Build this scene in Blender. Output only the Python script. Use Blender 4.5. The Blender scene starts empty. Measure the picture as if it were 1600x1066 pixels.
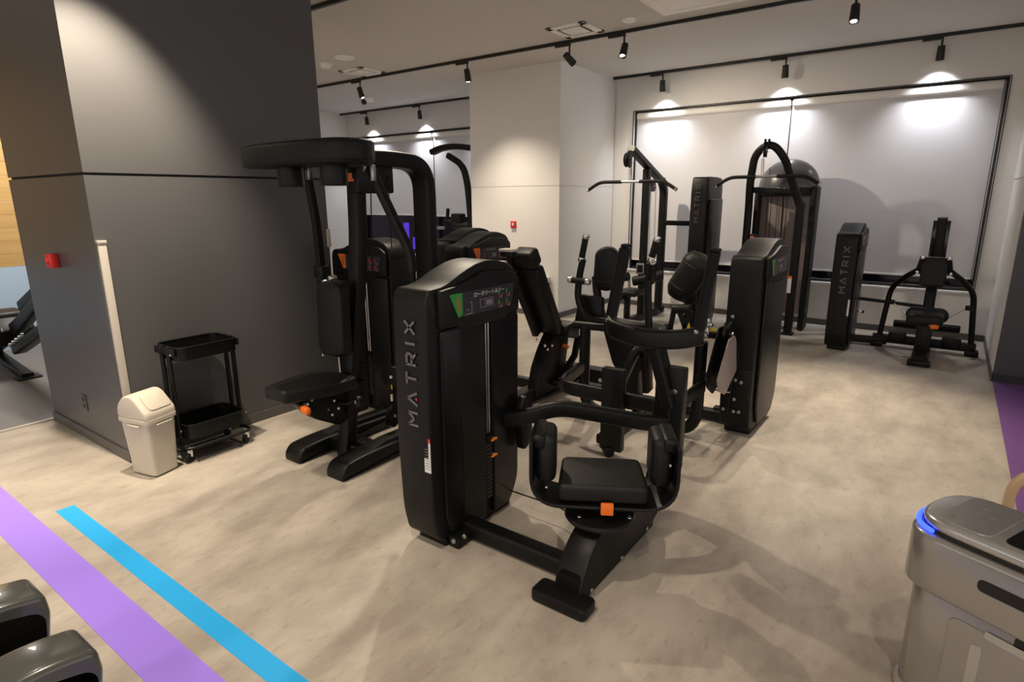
import bpy, bmesh, math, random
import numpy as np
from mathutils import Vector, Matrix
random.seed(7)
D = bpy.data; S = bpy.context.scene; COL = S.collection
rad = math.radians

# ------------------------------------------------------------------ camera
HC = 1.7; FPX = 929.02
YAW, PIT, ROL = rad(36.110), rad(13.5803), rad(-0.37636)
_f = np.array([-math.sin(YAW)*math.cos(PIT), math.cos(YAW)*math.cos(PIT), -math.sin(PIT)])
_r = np.array([math.cos(YAW), math.sin(YAW), 0.]); _u = np.cross(_r, _f)
_c, _s = math.cos(ROL), math.sin(ROL)
RM = np.array([_c*_r+_s*_u, -_s*_r+_c*_u, -_f])
cd = D.cameras.new('camera'); cam = D.objects.new('camera', cd); COL.objects.link(cam)
mw = Matrix.Identity(4)
for i in range(3):
    for j in range(3): mw[i][j] = RM[j][i]
mw[2][3] = HC
cam.matrix_world = mw
cd.sensor_fit = 'HORIZONTAL'; cd.sensor_width = 36; cd.lens = FPX/1600*36; cd.clip_start = .02
S.camera = cam

def at(x, y, X=None, Y=None, Z=None):
    """world point on the plane X=, Y= or Z= seen at photo coordinates x, y (survey helper)"""
    d = RM.T @ np.array([(x-800)/FPX, -(y-533)/FPX, -1.])
    t = X/d[0] if X is not None else Y/d[1] if Y is not None else (Z-HC)/d[2]
    return Vector((d[0]*t, d[1]*t, HC+d[2]*t))

# ------------------------------------------------------------------ world, exposure, general light
W = D.worlds.new('world'); S.world = W; W.use_nodes = True
W.node_tree.nodes['Background'].inputs[0].default_value = (1.0, .95, .90, 1)
W.node_tree.nodes['Background'].inputs[1].default_value = .72
vs = S.view_settings
vs.view_transform = 'Standard'; vs.look = 'None'; vs.exposure = 0.5; vs.gamma = 1.0; vs.use_curve_mapping = False

ZC = 3.44
def spot(name, loc, target, power, angle=60, blend=.6, col=(1, .83, .62), r=.03, parent=None):
    l = D.lights.new(name, 'SPOT'); l.energy = power; l.spot_size = rad(angle); l.spot_blend = blend
    l.color = col; l.shadow_soft_size = r
    o = D.objects.new(name, l); COL.objects.link(o); o.location = loc
    o.rotation_euler = (Vector(target)-Vector(loc)).to_track_quat('-Z', 'Y').to_euler()
    return o
WARM = (1, .855, .665); NEUT = (1, .90, .80); COOL = (.93, .95, 1.0)
# unseen spotlights of nearer ceiling tracks, plus added ones behind the camera
OFF = [
 ((-3.5, 3.85), (-2.0, 3.2, 0), 150, 88), ((-1.2, 3.85), (-.7, 4.6, 0), 75, 70), ((.8, 3.85), (.2, 4.2, 0), 35, 70),
 ((-3.62, 1.52), (-4.35, 1.56, 1.55), 300, 72), ((-3.1, .8), (-3.6, 1.3, 0), 70, 60), ((-3.2, .9), (-3.1, .6, 0), 105, 80), ((-1.5, .9), (-1.7, .8, 0), 105, 80), ((.4, 1.0), (.3, 1.7, 0), 45, 80),
 ((-4.2, -1.0), (-3.4, .8, 0), 75, 52), ((-.5, -1.2), (-.8, .6, 0), 60, 80),  # added as fill behind the camera, no tracks built there
]
for i, ((x, y), t, p, an) in enumerate(OFF):
    spot('unseen_spot', (x, y, 3.2), t, p, an, .8, WARM)
# added area lights, unseen fill standing in for the other gym lighting
def area(name, loc, size, power, col):
    l = D.lights.new(name, 'AREA'); l.energy = power; l.size = size; l.color = col
    o = D.objects.new(name, l); COL.objects.link(o); o.location = loc; return o
area('gym_fill_light', (1.5, -4.0, 3.4), 2.0, 55, NEUT)
area('gym_fill_light', (-2.5, -4.0, 3.4), 2.0, 25, NEUT)
area('next_room_fill', (-7.3, 2.3, 3.35), 1.0, 85, (1, .93, .84))  # added unseen lamp to brighten the next room

# ------------------------------------------------------------------ materials
def mat(name, col, rough=.5, metal=0, spec=.5, noise=None, bump=None, emit=None, coat=0):
    m = D.materials.new(name); m.use_nodes = True; nt = m.node_tree; b = nt.nodes['Principled BSDF']
    b.inputs['Base Color'].default_value = (*col, 1); b.inputs['Roughness'].default_value = rough
    b.inputs['Metallic'].default_value = metal; b.inputs['Specular IOR Level'].default_value = spec
    if coat: b.inputs['Coat Weight'].default_value = coat
    tc = nt.nodes.new('ShaderNodeTexCoord')
    if noise:
        sc, amt = noise
        n = nt.nodes.new('ShaderNodeTexNoise'); n.inputs['Scale'].default_value = sc; n.inputs['Detail'].default_value = 4
        nt.links.new(tc.outputs['Object'], n.inputs['Vector'])
        mx = nt.nodes.new('ShaderNodeMix'); mx.data_type = 'RGBA'
        mx.inputs[6].default_value = (*[c*(1-amt) for c in col], 1); mx.inputs[7].default_value = (*[min(1, c*(1+amt)) for c in col], 1)
        nt.links.new(n.outputs['Fac'], mx.inputs[0]); nt.links.new(mx.outputs[2], b.inputs['Base Color'])
    if bump:
        sc, st = bump
        n2 = nt.nodes.new('ShaderNodeTexNoise'); n2.inputs['Scale'].default_value = sc; n2.inputs['Detail'].default_value = 3
        nt.links.new(tc.outputs['Object'], n2.inputs['Vector'])
        bp = nt.nodes.new('ShaderNodeBump'); bp.inputs['Strength'].default_value = st; bp.inputs['Distance'].default_value = .002
        nt.links.new(n2.outputs['Fac'], bp.inputs['Height']); nt.links.new(bp.outputs['Normal'], b.inputs['Normal'])
    if emit:
        b.inputs['Emission Color'].default_value = (*emit[0], 1); b.inputs['Emission Strength'].default_value = emit[1]
    return m
BLK = mat('black_powder_coat', (.0045, .0045, .0044), .42, spec=.26, bump=(400, .12), noise=(6, .15))
SHR = mat('black_shroud_plastic', (.0055, .0055, .0056), .46, spec=.26, bump=(300, .2), noise=(3, .12))
PANEL = mat('dark_panel_plastic', (.0042, .0045, .0050), .36, spec=.30, noise=(3, .1))
PAD = mat('black_vinyl', (.0060, .0062, .0058), .48, spec=.30, bump=(220, .25), noise=(8, .15))
GRIP = mat('black_rubber', (.005, .005, .005), .7, spec=.3, bump=(150, .4))
CHR = mat('chrome', (.72, .71, .69), .22, 1, noise=(20, .08))
STEEL = mat('brushed_steel', (.42, .41, .40), .35, 1, noise=(30, .12))
ORG = mat('orange_plastic', (.85, .17, .015), .4, noise=(10, .08))
LET = mat('grey_lettering', (.125, .12, .135), .5, noise=(5, .1))
LETD = mat('faint_lettering', (.05, .05, .055), .5, noise=(5, .1))
RED = mat('red_plastic', (.62, .025, .02), .4, noise=(10, .1))
GRN = mat('green_print', (.03, .26, .05), .5, noise=(20, .2))
PLQ = mat('placard_print', (.03, .025, .033), .4, noise=(15, .15))
WHT = mat('white_print', (.72, .72, .70), .5, noise=(20, .06))
DIM = mat('grey_print', (.22, .20, .22), .5, noise=(20, .1))
SKIN = mat('brown_print', (.34, .12, .05), .5, noise=(40, .3))
YEL = mat('yellow_sticker', (.75, .62, .03), .5, noise=(10, .1))
WALL = mat('white_wall_paint', (.80, .78, .755), .6, bump=(120, .05), noise=(2, .02))
DARK = mat('dark_grey_panel', (.088, .086, .087), .36, noise=(1.5, .04), bump=(60, .03))
DARK2 = mat('charcoal_panel', (.05, .048, .055), .4, noise=(1.5, .05))
CEIL = mat('ceiling_paint', (.64, .615, .585), .8, noise=(1.2, .03))
BASE = mat('baseboard_vinyl', (.10, .095, .088), .5, noise=(4, .08))
BASED = mat('dark_baseboard', (.015, .015, .016), .5, noise=(4, .1))
GROOVE = mat('dark_joint', (.01, .01, .01), .8, noise=(9, .1))
WFR = mat('black_window_frame', (.01, .01, .011), .4, noise=(9, .1))
BLIND = mat('roller_blind_fabric', (.66, .65, .67), .75, bump=(500, .15), noise=(40, .02))
CASS = mat('blind_cassette_white', (.80, .78, .74), .4, noise=(5, .02))
TRK = mat('track_black', (.008, .008, .008), .45, noise=(9, .1))
BEIGE = mat('beige_plastic', (.54, .49, .41), .42, noise=(3, .03), bump=(200, .05))
CREAM = mat('cream_trunking', (.48, .44, .385), .5, noise=(5, .04))
VENT = mat('vent_white', (.93, .90, .85), .5, noise=(5, .03))
VDK = mat('vent_slot', (.03, .03, .03), .7, noise=(9, .1))
SILV = mat('silver_plastic', (.58, .57, .55), .26, .75, noise=(8, .05), coat=.3)
SILVD = mat('satin_silver_front', (.40, .38, .355), .24, .65, noise=(8, .05), coat=.4)
GLOSSB = mat('gloss_black', (.008, .008, .009), .12, noise=(9, .1))
GREYG = mat('glossy_dark_grey', (.07, .072, .066), .22, noise=(6, .1), coat=.5)
GREYP = mat('dark_grey_side_plastic', (.075, .077, .072), .35, noise=(6, .1))
PURP = mat('purple_tape', (.335, .20, .85), .5, noise=(3, .04))
BLUE = mat('blue_tape', (.012, .40, .88), .5, noise=(3, .04))
PMAT = mat('purple_mat', (.16, .065, .24), .6, noise=(25, .1), bump=(150, .2))
WOODL = mat('light_wood', (.62, .42, .25), .4, noise=(14, .12))
BLUEP = mat('light_blue_panel', (.42, .55, .70), .5, noise=(2, .03))
TAUPE = mat('taupe_smoked_panel', (.27, .215, .205), .35, noise=(2, .05))
DOME = mat('grey_dome_plastic', (.10, .10, .105), .3, noise=(5, .06))
PLATE = mat('weight_plate_iron', (.012, .012, .012), .5, noise=(9, .2))
LED = mat('blue_led', (.05, .1, 1), .3, emit=((.03, .07, 1), 2.2))
LEDG = mat('green_led', (.05, .5, .3), .3, emit=((.05, .8, .4), 1.2))
LENS = mat('lamp_lens', (1, .95, .85), .3, emit=((1, .93, .82), 9))
GLASS = mat('dark_window_glass', (.010, .006, .028), .06, noise=(4, .1))  # violet tint puts the purple reflections into the glass colour
PREFL = mat('purple_glass_reflection', (.1, .05, .6), .3, emit=((.10, .04, .75), .4))  # glow standing in for purple lights mirrored in the glass

def floor_mat(name, c0, c1, c2, rough):
    m = D.materials.new(name); m.use_nodes = True; nt = m.node_tree; b = nt.nodes['Principled BSDF']
    b.inputs['Roughness'].default_value = rough
    tc = nt.nodes.new('ShaderNodeTexCoord'); mp = nt.nodes.new('ShaderNodeMapping')
    mp.inputs['Scale'].default_value = (2.3, 1.1, 1); nt.links.new(tc.outputs['Object'], mp.inputs[0])
    n1 = nt.nodes.new('ShaderNodeTexNoise'); n1.inputs['Scale'].default_value = 1.9; n1.inputs['Detail'].default_value = 8; n1.inputs['Roughness'].default_value = .65
    n2 = nt.nodes.new('ShaderNodeTexNoise'); n2.inputs['Scale'].default_value = 11; n2.inputs['Detail'].default_value = 6; n2.inputs['Roughness'].default_value = .7
    nt.links.new(mp.outputs[0], n1.inputs['Vector']); nt.links.new(mp.outputs[0], n2.inputs['Vector'])
    r1 = nt.nodes.new('ShaderNodeValToRGB'); r1.color_ramp.elements[0].position = .36; r1.color_ramp.elements[1].position = .62
    r1.color_ramp.elements[0].color = (*c0, 1); r1.color_ramp.elements[1].color = (*c1, 1)
    r2 = nt.nodes.new('ShaderNodeValToRGB'); r2.color_ramp.elements[0].position = .55; r2.color_ramp.elements[1].position = .72
    mx = nt.nodes.new('ShaderNodeMix'); mx.data_type = 'RGBA'; mx.inputs[7].default_value = (*c2, 1)
    mul = nt.nodes.new('ShaderNodeMath'); mul.operation = 'MULTIPLY'; mul.inputs[1].default_value = .55
    nt.links.new(n1.outputs['Fac'], r1.inputs[0]); nt.links.new(n2.outputs['Fac'], r2.inputs[0])
    nt.links.new(r1.outputs[0], mx.inputs[6]); nt.links.new(r2.outputs[0], mul.inputs[0]); nt.links.new(mul.outputs[0], mx.inputs[0])
    nt.links.new(mx.outputs[2], b.inputs['Base Color'])
    return m
FLOOR = floor_mat('stone_look_vinyl', (.345, .30, .255), (.49, .44, .375), (.25, .215, .185), .42)
CARPET = mat('grey_rubber_floor', (.16, .155, .155), .8, noise=(60, .25), bump=(200, .3))
def wood_mat():
    m = D.materials.new('wood_plank_wall'); m.use_nodes = True; nt = m.node_tree; b = nt.nodes['Principled BSDF']
    b.inputs['Roughness'].default_value = .45
    tc = nt.nodes.new('ShaderNodeTexCoord'); mp = nt.nodes.new('ShaderNodeMapping'); mp.inputs['Scale'].default_value = (1, .5, 7)
    n = nt.nodes.new('ShaderNodeTexNoise'); n.inputs['Scale'].default_value = 2.5; n.inputs['Detail'].default_value = 6
    r = nt.nodes.new('ShaderNodeValToRGB'); r.color_ramp.elements[0].color = (.42, .25, .085, 1); r.color_ramp.elements[1].color = (.62, .41, .17, 1)
    nt.links.new(tc.outputs['Object'], mp.inputs[0]); nt.links.new(mp.outputs[0], n.inputs['Vector'])
    nt.links.new(n.outputs['Fac'], r.inputs[0]); nt.links.new(r.outputs[0], b.inputs['Base Color'])
    return m
WOOD = wood_mat()

# ------------------------------------------------------------------ mesh helpers
V = Vector
class B:
    def __init__(s, T=None): s.v = []; s.f = []; s.T = T
    def _add(s, bm, M=None):
        bmesh.ops.recalc_face_normals(bm, faces=bm.faces)
        o = len(s.v)
        for i, vt in enumerate(bm.verts):
            vt.index = i; p = vt.co.copy()
            if M is not None: p = M @ p
            if s.T is not None: p = s.T @ p
            s.v.append(p)
        flip = s.T is not None and s.T.to_3x3().determinant() < 0
        for f in bm.faces:
            ix = [o+x.index for x in f.verts]
            s.f.append(ix[::-1] if flip else ix)
        bm.free(); return s
    def box(s, c, d, rot=None, bev=0, seg=2):
        bm = bmesh.new(); bmesh.ops.create_cube(bm, size=1)
        for v in bm.verts: v.co = V((v.co.x*d[0], v.co.y*d[1], v.co.z*d[2]))
        if bev: bmesh.ops.bevel(bm, geom=bm.edges[:], offset=min(bev, min(d)*.49), segments=seg, profile=.5, affect='EDGES')
        M = Matrix.Translation(V(c))
        if rot is not None: M = M @ (rot.to_4x4() if isinstance(rot, Matrix) else Matrix.Rotation(rot, 4, 'Z'))
        return s._add(bm, M)
    def prism(s, poly, o, u, w, n, t, bev=0, seg=2):
        """polygon poly[(a,b)] in the plane o + a*u + b*w, extruded t along n"""
        o, u, w, n = V(o), V(u).normalized(), V(w).normalized(), V(n).normalized()
        bm = bmesh.new(); vs_ = [bm.verts.new(o+u*a+w*b) for a, b in poly]
        f = bm.faces.new(vs_)
        r = bmesh.ops.extrude_face_region(bm, geom=[f]); top = [g for g in r['geom'] if isinstance(g, bmesh.types.BMVert)]
        for v in top: v.co += n*t
        if bev:
            bm.normal_update()
            ed = [e for e in bm.edges if abs((e.verts[0].co-e.verts[1].co).normalized().dot(n)) < .5]
            bmesh.ops.bevel(bm, geom=ed, offset=bev, segments=seg, profile=.5, affect='EDGES')
        return s._add(bm)
    def sweep(s, path, prof, up=(0, 0, 1), closed=False):
        P = [V(p) for p in path]; up = V(up).normalized(); bm = bmesh.new(); rings = []
        n = len(P)
        for i, p in enumerate(P):
            if closed: t = (P[(i+1) % n]-P[i-1]).normalized()
            else: t = ((P[min(i+1, n-1)]-P[max(i-1, 0)])).normalized()
            sd = t.cross(up)
            if sd.length < 1e-3: sd = t.cross(V((0, 1, 0.01)))
            sd.normalize(); bb = sd.cross(t).normalized()
            k = 1.0
            if 0 < i < n-1 or closed:
                a = (P[i]-P[i-1]).normalized(); b = (P[(i+1) % n]-P[i]).normalized()
                k = 1/max(.6, math.sqrt(max(.01, (1+a.dot(b))/2)))
            rings.append([bm.verts.new(p+sd*(x*(k if abs((sd).dot((P[(i+1) % n]-P[i-1]).normalized())) < 2 else 1))+bb*y) for x, y in prof])
        m = len(prof)
        rr = range(n if closed else n-1)
        for i in rr:
            a, b = rings[i], rings[(i+1) % n]
            for j in range(m): bm.faces.new((a[j], a[(j+1) % m], b[(j+1) % m], b[j]))
        if not closed:
            bm.faces.new(rings[0][::-1]); bm.faces.new(rings[-1])
        return s._add(bm)
    def tube(s, path, r, up=(0, 0, 1), seg=12, closed=False): return s.sweep(path, circ(r, seg), up, closed)
    def cyl(s, a, b, r, seg=16, bev=0, r2=None):
        a, b = V(a), V(b); h = (b-a).length; bm = bmesh.new()
        bmesh.ops.create_cone(bm, cap_ends=True, segments=seg, radius1=r, radius2=r if r2 is None else r2, depth=h)
        if bev:
            ed = [e for e in bm.edges if abs(e.verts[0].co.z-e.verts[1].co.z) < 1e-6]
            bmesh.ops.bevel(bm, geom=ed, offset=bev, segments=3, profile=.5, affect='EDGES')
        q = (b-a).to_track_quat('Z', 'Y').to_matrix().to_4x4()
        return s._add(bm, Matrix.Translation((a+b)/2) @ q)
    def lathe(s, prof, c, axis=(0, 0, 1), seg=24):
        bm = bmesh.new(); rings = []
        for r, z in prof:
            rings.append([bm.verts.new((r*math.cos(2*math.pi*k/seg), r*math.sin(2*math.pi*k/seg), z)) for k in range(seg)])
        for a, b in zip(rings, rings[1:]):
            for j in range(seg): bm.faces.new((a[j], a[(j+1) % seg], b[(j+1) % seg], b[j]))
        bm.faces.new(rings[0][::-1]); bm.faces.new(rings[-1])
        q = V(axis).to_track_quat('Z', 'Y').to_matrix().to_4x4()
        return s._add(bm, Matrix.Translation(V(c)) @ q)
    def obj(s, name, m, parent=None, loc=None, ang=35):
        root = V((0, 0, 0)); p = parent
        while p is not None: root += p.location; p = p.parent
        if parent is None: root = V(loc) if loc is not None else base_of(s.v)
        me = D.meshes.new(name); me.from_pydata([tuple(v-root) for v in s.v], [], s.f); me.update()
        me.polygons.foreach_set('use_smooth', [True]*len(me.polygons)); me.set_sharp_from_angle(angle=rad(ang))
        me.materials.append(m)
        o = D.objects.new(name, me); COL.objects.link(o)
        if parent is None: o.location = root
        else: o.parent = parent
        return o
def base_of(vs_):
    xs = [v.x for v in vs_]; ys = [v.y for v in vs_]; zs = [v.z for v in vs_]
    return V(((min(xs)+max(xs))/2, (min(ys)+max(ys))/2, min(zs)))
def circ(r, n=12): return [(r*math.cos(2*math.pi*k/n), r*math.sin(2*math.pi*k/n)) for k in range(n)]
def rrect(w, h, r=.01, n=3):
    out = []
    for cx, cy, a0 in ((w/2-r, h/2-r, 0), (-w/2+r, h/2-r, 90), (-w/2+r, -h/2+r, 180), (w/2-r, -h/2+r, 270)):
        for k in range(n+1):
            a = rad(a0+90*k/n); out.append((cx+r*math.cos(a), cy+r*math.sin(a)))
    return out
def rpoly(pts, rs, n=5):
    """round the corners of a closed 2D polygon"""
    out = []; m = len(pts)
    if not hasattr(rs, '__len__'): rs = [rs]*m
    for i in range(m):
        p = V((*pts[i], 0)); a = V((*pts[i-1], 0))-p; b = V((*pts[(i+1) % m], 0))-p; r = rs[i]
        r = min(r, a.length*.49, b.length*.49)
        if r <= 1e-5: out.append((p.x, p.y)); continue
        a.normalize(); b.normalize(); p0 = p+a*r; p1 = p+b*r
        for k in range(n+1):
            t = k/n; q = p0*(1-t)**2+p*2*t*(1-t)+p1*t*t; out.append((q.x, q.y))
    return out
def fil(pts, r, n=6):
    """fillet an open 3D polyline"""
    P = [V(p) for p in pts]; out = [P[0]]
    for i in range(1, len(P)-1):
        a = P[i-1]-P[i]; b = P[i+1]-P[i]; q = min(r if not hasattr(r, '__len__') else r[i-1], a.length*.49, b.length*.49)
        p0 = P[i]+a.normalized()*q; p1 = P[i]+b.normalized()*q
        for k in range(n+1):
            t = k/n; out.append(p0*(1-t)**2+P[i]*2*t*(1-t)+p1*t*t)
    out.append(P[-1]); return out
def thing(name, label, cat, loc, group=None):
    o = D.objects.new(name, None); COL.objects.link(o); o.location = loc; o.empty_display_size = .1
    o['label'] = label; o['category'] = cat
    if group: o['group'] = group
    return o
def tag(o, label, cat, group=None):
    o['label'] = label; o['category'] = cat
    if group: o['group'] = group
    return o
def struct(o): o['kind'] = 'structure'; return o
def lab(o, t): o['label'] = t; return o
def bolt(p, n, r=.012, h=.01, b=None):
    b = b or B(); p, n = V(p), V(n).normalized(); b.cyl(p, p+n*h, r, 8, .003); return b

# ------------------------------------------------------------------ the room
YB = 8.82; XR = .49; XL = -10.8
struct(B().box((-5, 2, -.05), (22, 16, .1)).obj('floor', FLOOR))
struct(B().box((-5, 2, ZC+.05), (22, 16, .1)).obj('ceiling', CEIL))
# back wall with two window openings
W1 = (-4.11, .30); W2 = (-10.53, -6.12); WB, WT = .58, 2.95
b = B()
for x0, x1, z0, z1 in ((-11, 6, 0, WB), (-11, 6, WT, ZC), (-11, W2[0], WB, WT), (W2[1], W1[0], WB, WT), (W1[1], 6, WB, WT)):
    b.box(((x0+x1)/2, YB+.1, (z0+z1)/2), (x1-x0, .2, z1-z0))
struct(b.obj('wall_back', WALL))
struct(B().box((XL-.1, 6, ZC/2), (.2, 6, ZC)).obj('wall_far_left', WALL))
# right wall: two panels with a joint, ends at Y=6.95
b = B().box((XR+.1, 7.95, 1.85/2), (.2, 1.9, 1.85)).box((XR+.1, 7.95, (1.862+ZC)/2), (.2, 1.9, ZC-1.862)).box((XR+.11, 7.95, 1.856), (.18, 1.9, .02))
struct(b.obj('wall_right', WALL))
struct(B().box((2.745, 6.965, ZC/2), (4.5, .07, ZC)).obj('wall_charcoal', DARK2))
# white column
b = B().box((-5.215, 8.0, 1.85/2), (1.57, 1.6, 1.85)).box((-5.215, 8.0, (1.858+ZC)/2), (1.57, 1.6, ZC-1.858)).box((-5.215, 8.0, 1.854), (1.55, 1.58, .02))
struct(b.obj('wall_column', WALL))
# dark block
BX0, BX1, BY0, BY1 = -5.58, -4.21, 1.465, 3.177
bc = ((BX0+BX1)/2, (BY0+BY1)/2); bs = (BX1-BX0, BY1-BY0)
struct(B().box((*bc, 1.846/2), (*bs, 1.846)).box((*bc, (1.862+ZC)/2), (*bs, ZC-1.862)).obj('wall_dark_block', DARK))
struct(B().box((*bc, 1.854), (bs[0]-.03, bs[1]-.03, .03)).obj('trim_1', GROOVE))
# baseboards
H = .075
struct(B().box(((XL+W1[1]+.19)/2-.0, YB-.004, H/2), (XR-XL, .012, H)).obj('baseboard_back', BASE))
struct(B().box((XR-.004, 7.88, H/2), (.012, 1.87, H)).obj('baseboard_right', BASE))
struct(B().box((2.745, 6.924, H/2), (4.5, .014, H)).obj('baseboard_charcoal', BASED))
struct(B().box((-5.215, 7.196, H/2), (1.59, .012, H)).box((-4.426, 8.0, H/2), (.012, 1.6, H)).obj('baseboard_column', BASE))
struct(B().box((bc[0], BY0-.005, H/2), (bs[0]+.02, .012, H)).box((BX1+.005, bc[1], H/2), (.012, bs[1]+.02, H)).obj('baseboard_dark_block', BASED if False else BASE))
# rubber floor and walls of the next room, purple mat floor on the right
struct(B().box((-7.7, .5, .004), (4.2, 7, .008)).obj('floor_next_room', CARPET))
struct(B().box((-5.6, 1.0, .006), (.03, .93, .012)).box((-5.6, -1.2, .006), (.03, 3.4, .012)).obj('trim_2', CREAM))
struct(B().box((-8.75, .5, .48), (.1, 9, .96)).obj('wall_next_room', BLUEP))
wl = struct(B().box((-8.78, .5, ZC-.6), (.1, 9, 1.2)).obj('wall_next_room_wood', GROOVE))
for k in range(17):
    z0 = .962+k*.146
    if z0+.14 < ZC: B().box((-8.75, .5+random.uniform(-.01, .01), z0+.071), (.1+random.uniform(0, .003), 9,   .1445), bev=.002, seg=1).obj('plank', WOOD, wl)
struct(B().box((2.6, 4.0, .003), (4.2, 6.1, .006)).obj('floor_purple_mat', PMAT))

# windows
def window(name, x0, x1, blind_z):
    w = struct(B().box(((x0+x1)/2, YB+.165, (WB+WT)/2), (x1-x0, .012, WT-WB)).obj(name, GLASS))
    for (cx, cz, dx, dz) in ((x0+.011, (WB+WT)/2, .022, WT-WB), (x1-.011, (WB+WT)/2, .022, WT-WB), ((x0+x1)/2, WT-.008, x1-x0-.05, .016), ((x0+x1)/2, WB+.02, x1-x0-.08, .04), ((x0+x1)/2, (WB+WT)/2, .05, WT-WB-.08)):
        B().box((cx, YB+(.10 if dx != .05 else .135), cz), (dx, .15 if dx != .05 else .05, dz), bev=.004, seg=1).obj('window_frame', WFR, w)
    B().box(((x0+x1)/2, YB-.012, WB-.012), (x1-x0+.04, .055, .024), bev=.003, seg=1).obj('window_sill', CASS, w)
    B().box(((x0+x1)/2, YB-.006, WT+.004), (x1-x0+.02, .02, .008)).obj('trim_strip', WFR, w)
    for k in (-1, 1): B().box(((x1+.012 if k > 0 else x0-.012), YB-.006, (WB+WT)/2), (.008, .02, WT-WB)).obj('trim_strip', WFR, w)
    return w
window('window_1', *W1, .72); window('window_2', *W2, 1.36)
def blind(x0, x1, zb, label, group=None):
    t = thing('roller_blind', label, 'blind', ((x0+x1)/2, YB+.05, zb))
    B().box(((x0+x1)/2, YB+.052, WT-.072), (x1-x0, .085, .10), bev=.03, seg=4).obj('cassette', CASS, t)
    B().box(((x0+x1)/2, YB+.055, (zb+WT-.09)/2), (x1-x0, .003, WT-.09-zb)).obj('blind_fabric', BLIND, t)
    B().box(((x0+x1)/2, YB+.055, zb-.008), (x1-x0, .012, .024), bev=.005).obj('bottom_bar', CASS, t)
    return t
blind(W1[0]+.024, -1.912, .735, 'white roller blind on the left half of the large window beside the column')
blind(-1.898, W1[1]-.024, .735, 'white roller blind on the right half of the large window, behind the rightmost machine')
blind(W2[0]+.03, -8.336, 1.37, 'half lowered white roller blind in the far left corner window, left half')
blind(-8.314, W2[1]-.03, 1.36, 'half lowered white roller blind left of the white column, right half of that window')
# side guide wires of the right blind
w_ = D.objects['window_1']
for dx in (.045, .07): B().cyl((W1[1]-dx+.03, YB-.012, .62), (W1[1]-dx+.03, YB-.012, WT-.02), .004, 6).obj('guide_wire', WFR, w_)
# glowing purple patches that paint reflections onto the dark left window glass
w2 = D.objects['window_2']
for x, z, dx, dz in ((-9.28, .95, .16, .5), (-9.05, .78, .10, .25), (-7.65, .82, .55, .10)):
    B().box((x, YB+.156, z), (dx, .006, dz)).obj('purple_glass_reflection', PREFL, w2)

# ------------------------------------------------------------------ ceiling things
def track(x0, x1, y, label):
    t = thing('lighting_track', label, 'track', ((x0+x1)/2, y, ZC))
    B().box(((x0+x1)/2, y, ZC-.0175), (x1-x0, .036, .035), bev=.003, seg=1).obj('rail', TRK, t)
    for x in (x0, x1): B().box((x, y, ZC-.018), (.03, .04, .038), bev=.004).obj('end_cap', TRK, t)
    return t
track(-9.4, 3, 6.37, 'long black lighting track crossing the middle of the ceiling')
track(-11-.0+.25, -6.05, 8.66, 'black lighting track along the ceiling by the far left window')
track(-4.38, 2.0, 8.66, 'black lighting track along the ceiling above the big window')
track(-5.6, 1.5, 3.85, 'black lighting track nearest the camera, its end just seen above the dark block')
def head(x, y, tgt, label, power=0, angle=50, col=NEUT, blend=.7):
    t = thing('track_spotlight', label, 'spotlight', (x, y, ZC-.036), 'black spotlights on the ceiling tracks')
    B().box((x-.09, y, ZC-.036-.012), (.20, .034, .026), bev=.003).obj('adapter', TRK, t)
    c = V((x, y, ZC-.20)); d = (V(tgt)-c).normalized()
    B().box((x, y, ZC-.10), (.022, .008, .12), bev=.003).obj('bracket', TRK, t)
    a0, a1 = c-d*.075, c+d*.075
    can = B().cyl(a0, a1, .036, 20, .004, .042).obj('lamp_can', TRK, t)
    B().lathe([(.0405, -.001), (.0405, .004), (.034, .006), (.030, .0025)], a1-d*.001, d, 20).obj('lamp_rim', TRK, can)
    B().cyl(a1-d*.004, a1+d*.0015, .030, 20).obj('lamp_lens', LENS, can)
    if power: spot('spot_beam', a1+d*.02, tgt, power, angle, 1.0, col, .045)
    return t
hx = {}
for px, tg, pw, an, lb in ((562, (-6.6, 6.6, .5), 150, 75, 'leftmost spotlight on the middle track, right of the dark block'),
                       (730, (-4.9, 6.55, 0), 150, 105, 'spotlight on the middle track left of the white column corner'),
                       (890, (-2.7, 8.8, 1.2), 170, 100, 'spotlight on the middle track below the square ceiling vent, tilted away'),
                       (976, (-2.9, 4.6, 0), 170, 60, 'spotlight on the middle track right of the white column, below a smoke detector')):
    p = at(px, {562: 123, 730: 96, 890: 65, 976: 49}[px], Y=6.37); head(p.x, 6.37, tg, lb, pw, an, WARM)
head(-.93, 6.37, (-.75, 5.2, 0), 'spotlight on the middle track at the top edge of the picture', 330, 66, WARM)
head(-9.95, 8.66, (-9.95, 8.84, 1.5), 'farthest left wall spotlight by the far window', 62, 112, COOL, 1.0)
head(-8.45, 8.66, (-8.45, 8.84, 1.5), 'wall spotlight second from left by the far window', 62, 112, COOL, 1.0)
head(-6.9, 8.66, (-6.9, 8.84, 1.5), 'wall spotlight hidden behind the white column', 62, 112, COOL, 1.0)
for x, lb in ((-3.62, 'wall spotlight above the left end of the big window'), (-1.98, 'wall spotlight above the middle of the big window'), (-.36, 'wall spotlight above the right end of the big window')):
    head(x, 8.66, (x, 8.84, 1.5), lb, 62, 112, COOL, 1.0)

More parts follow.
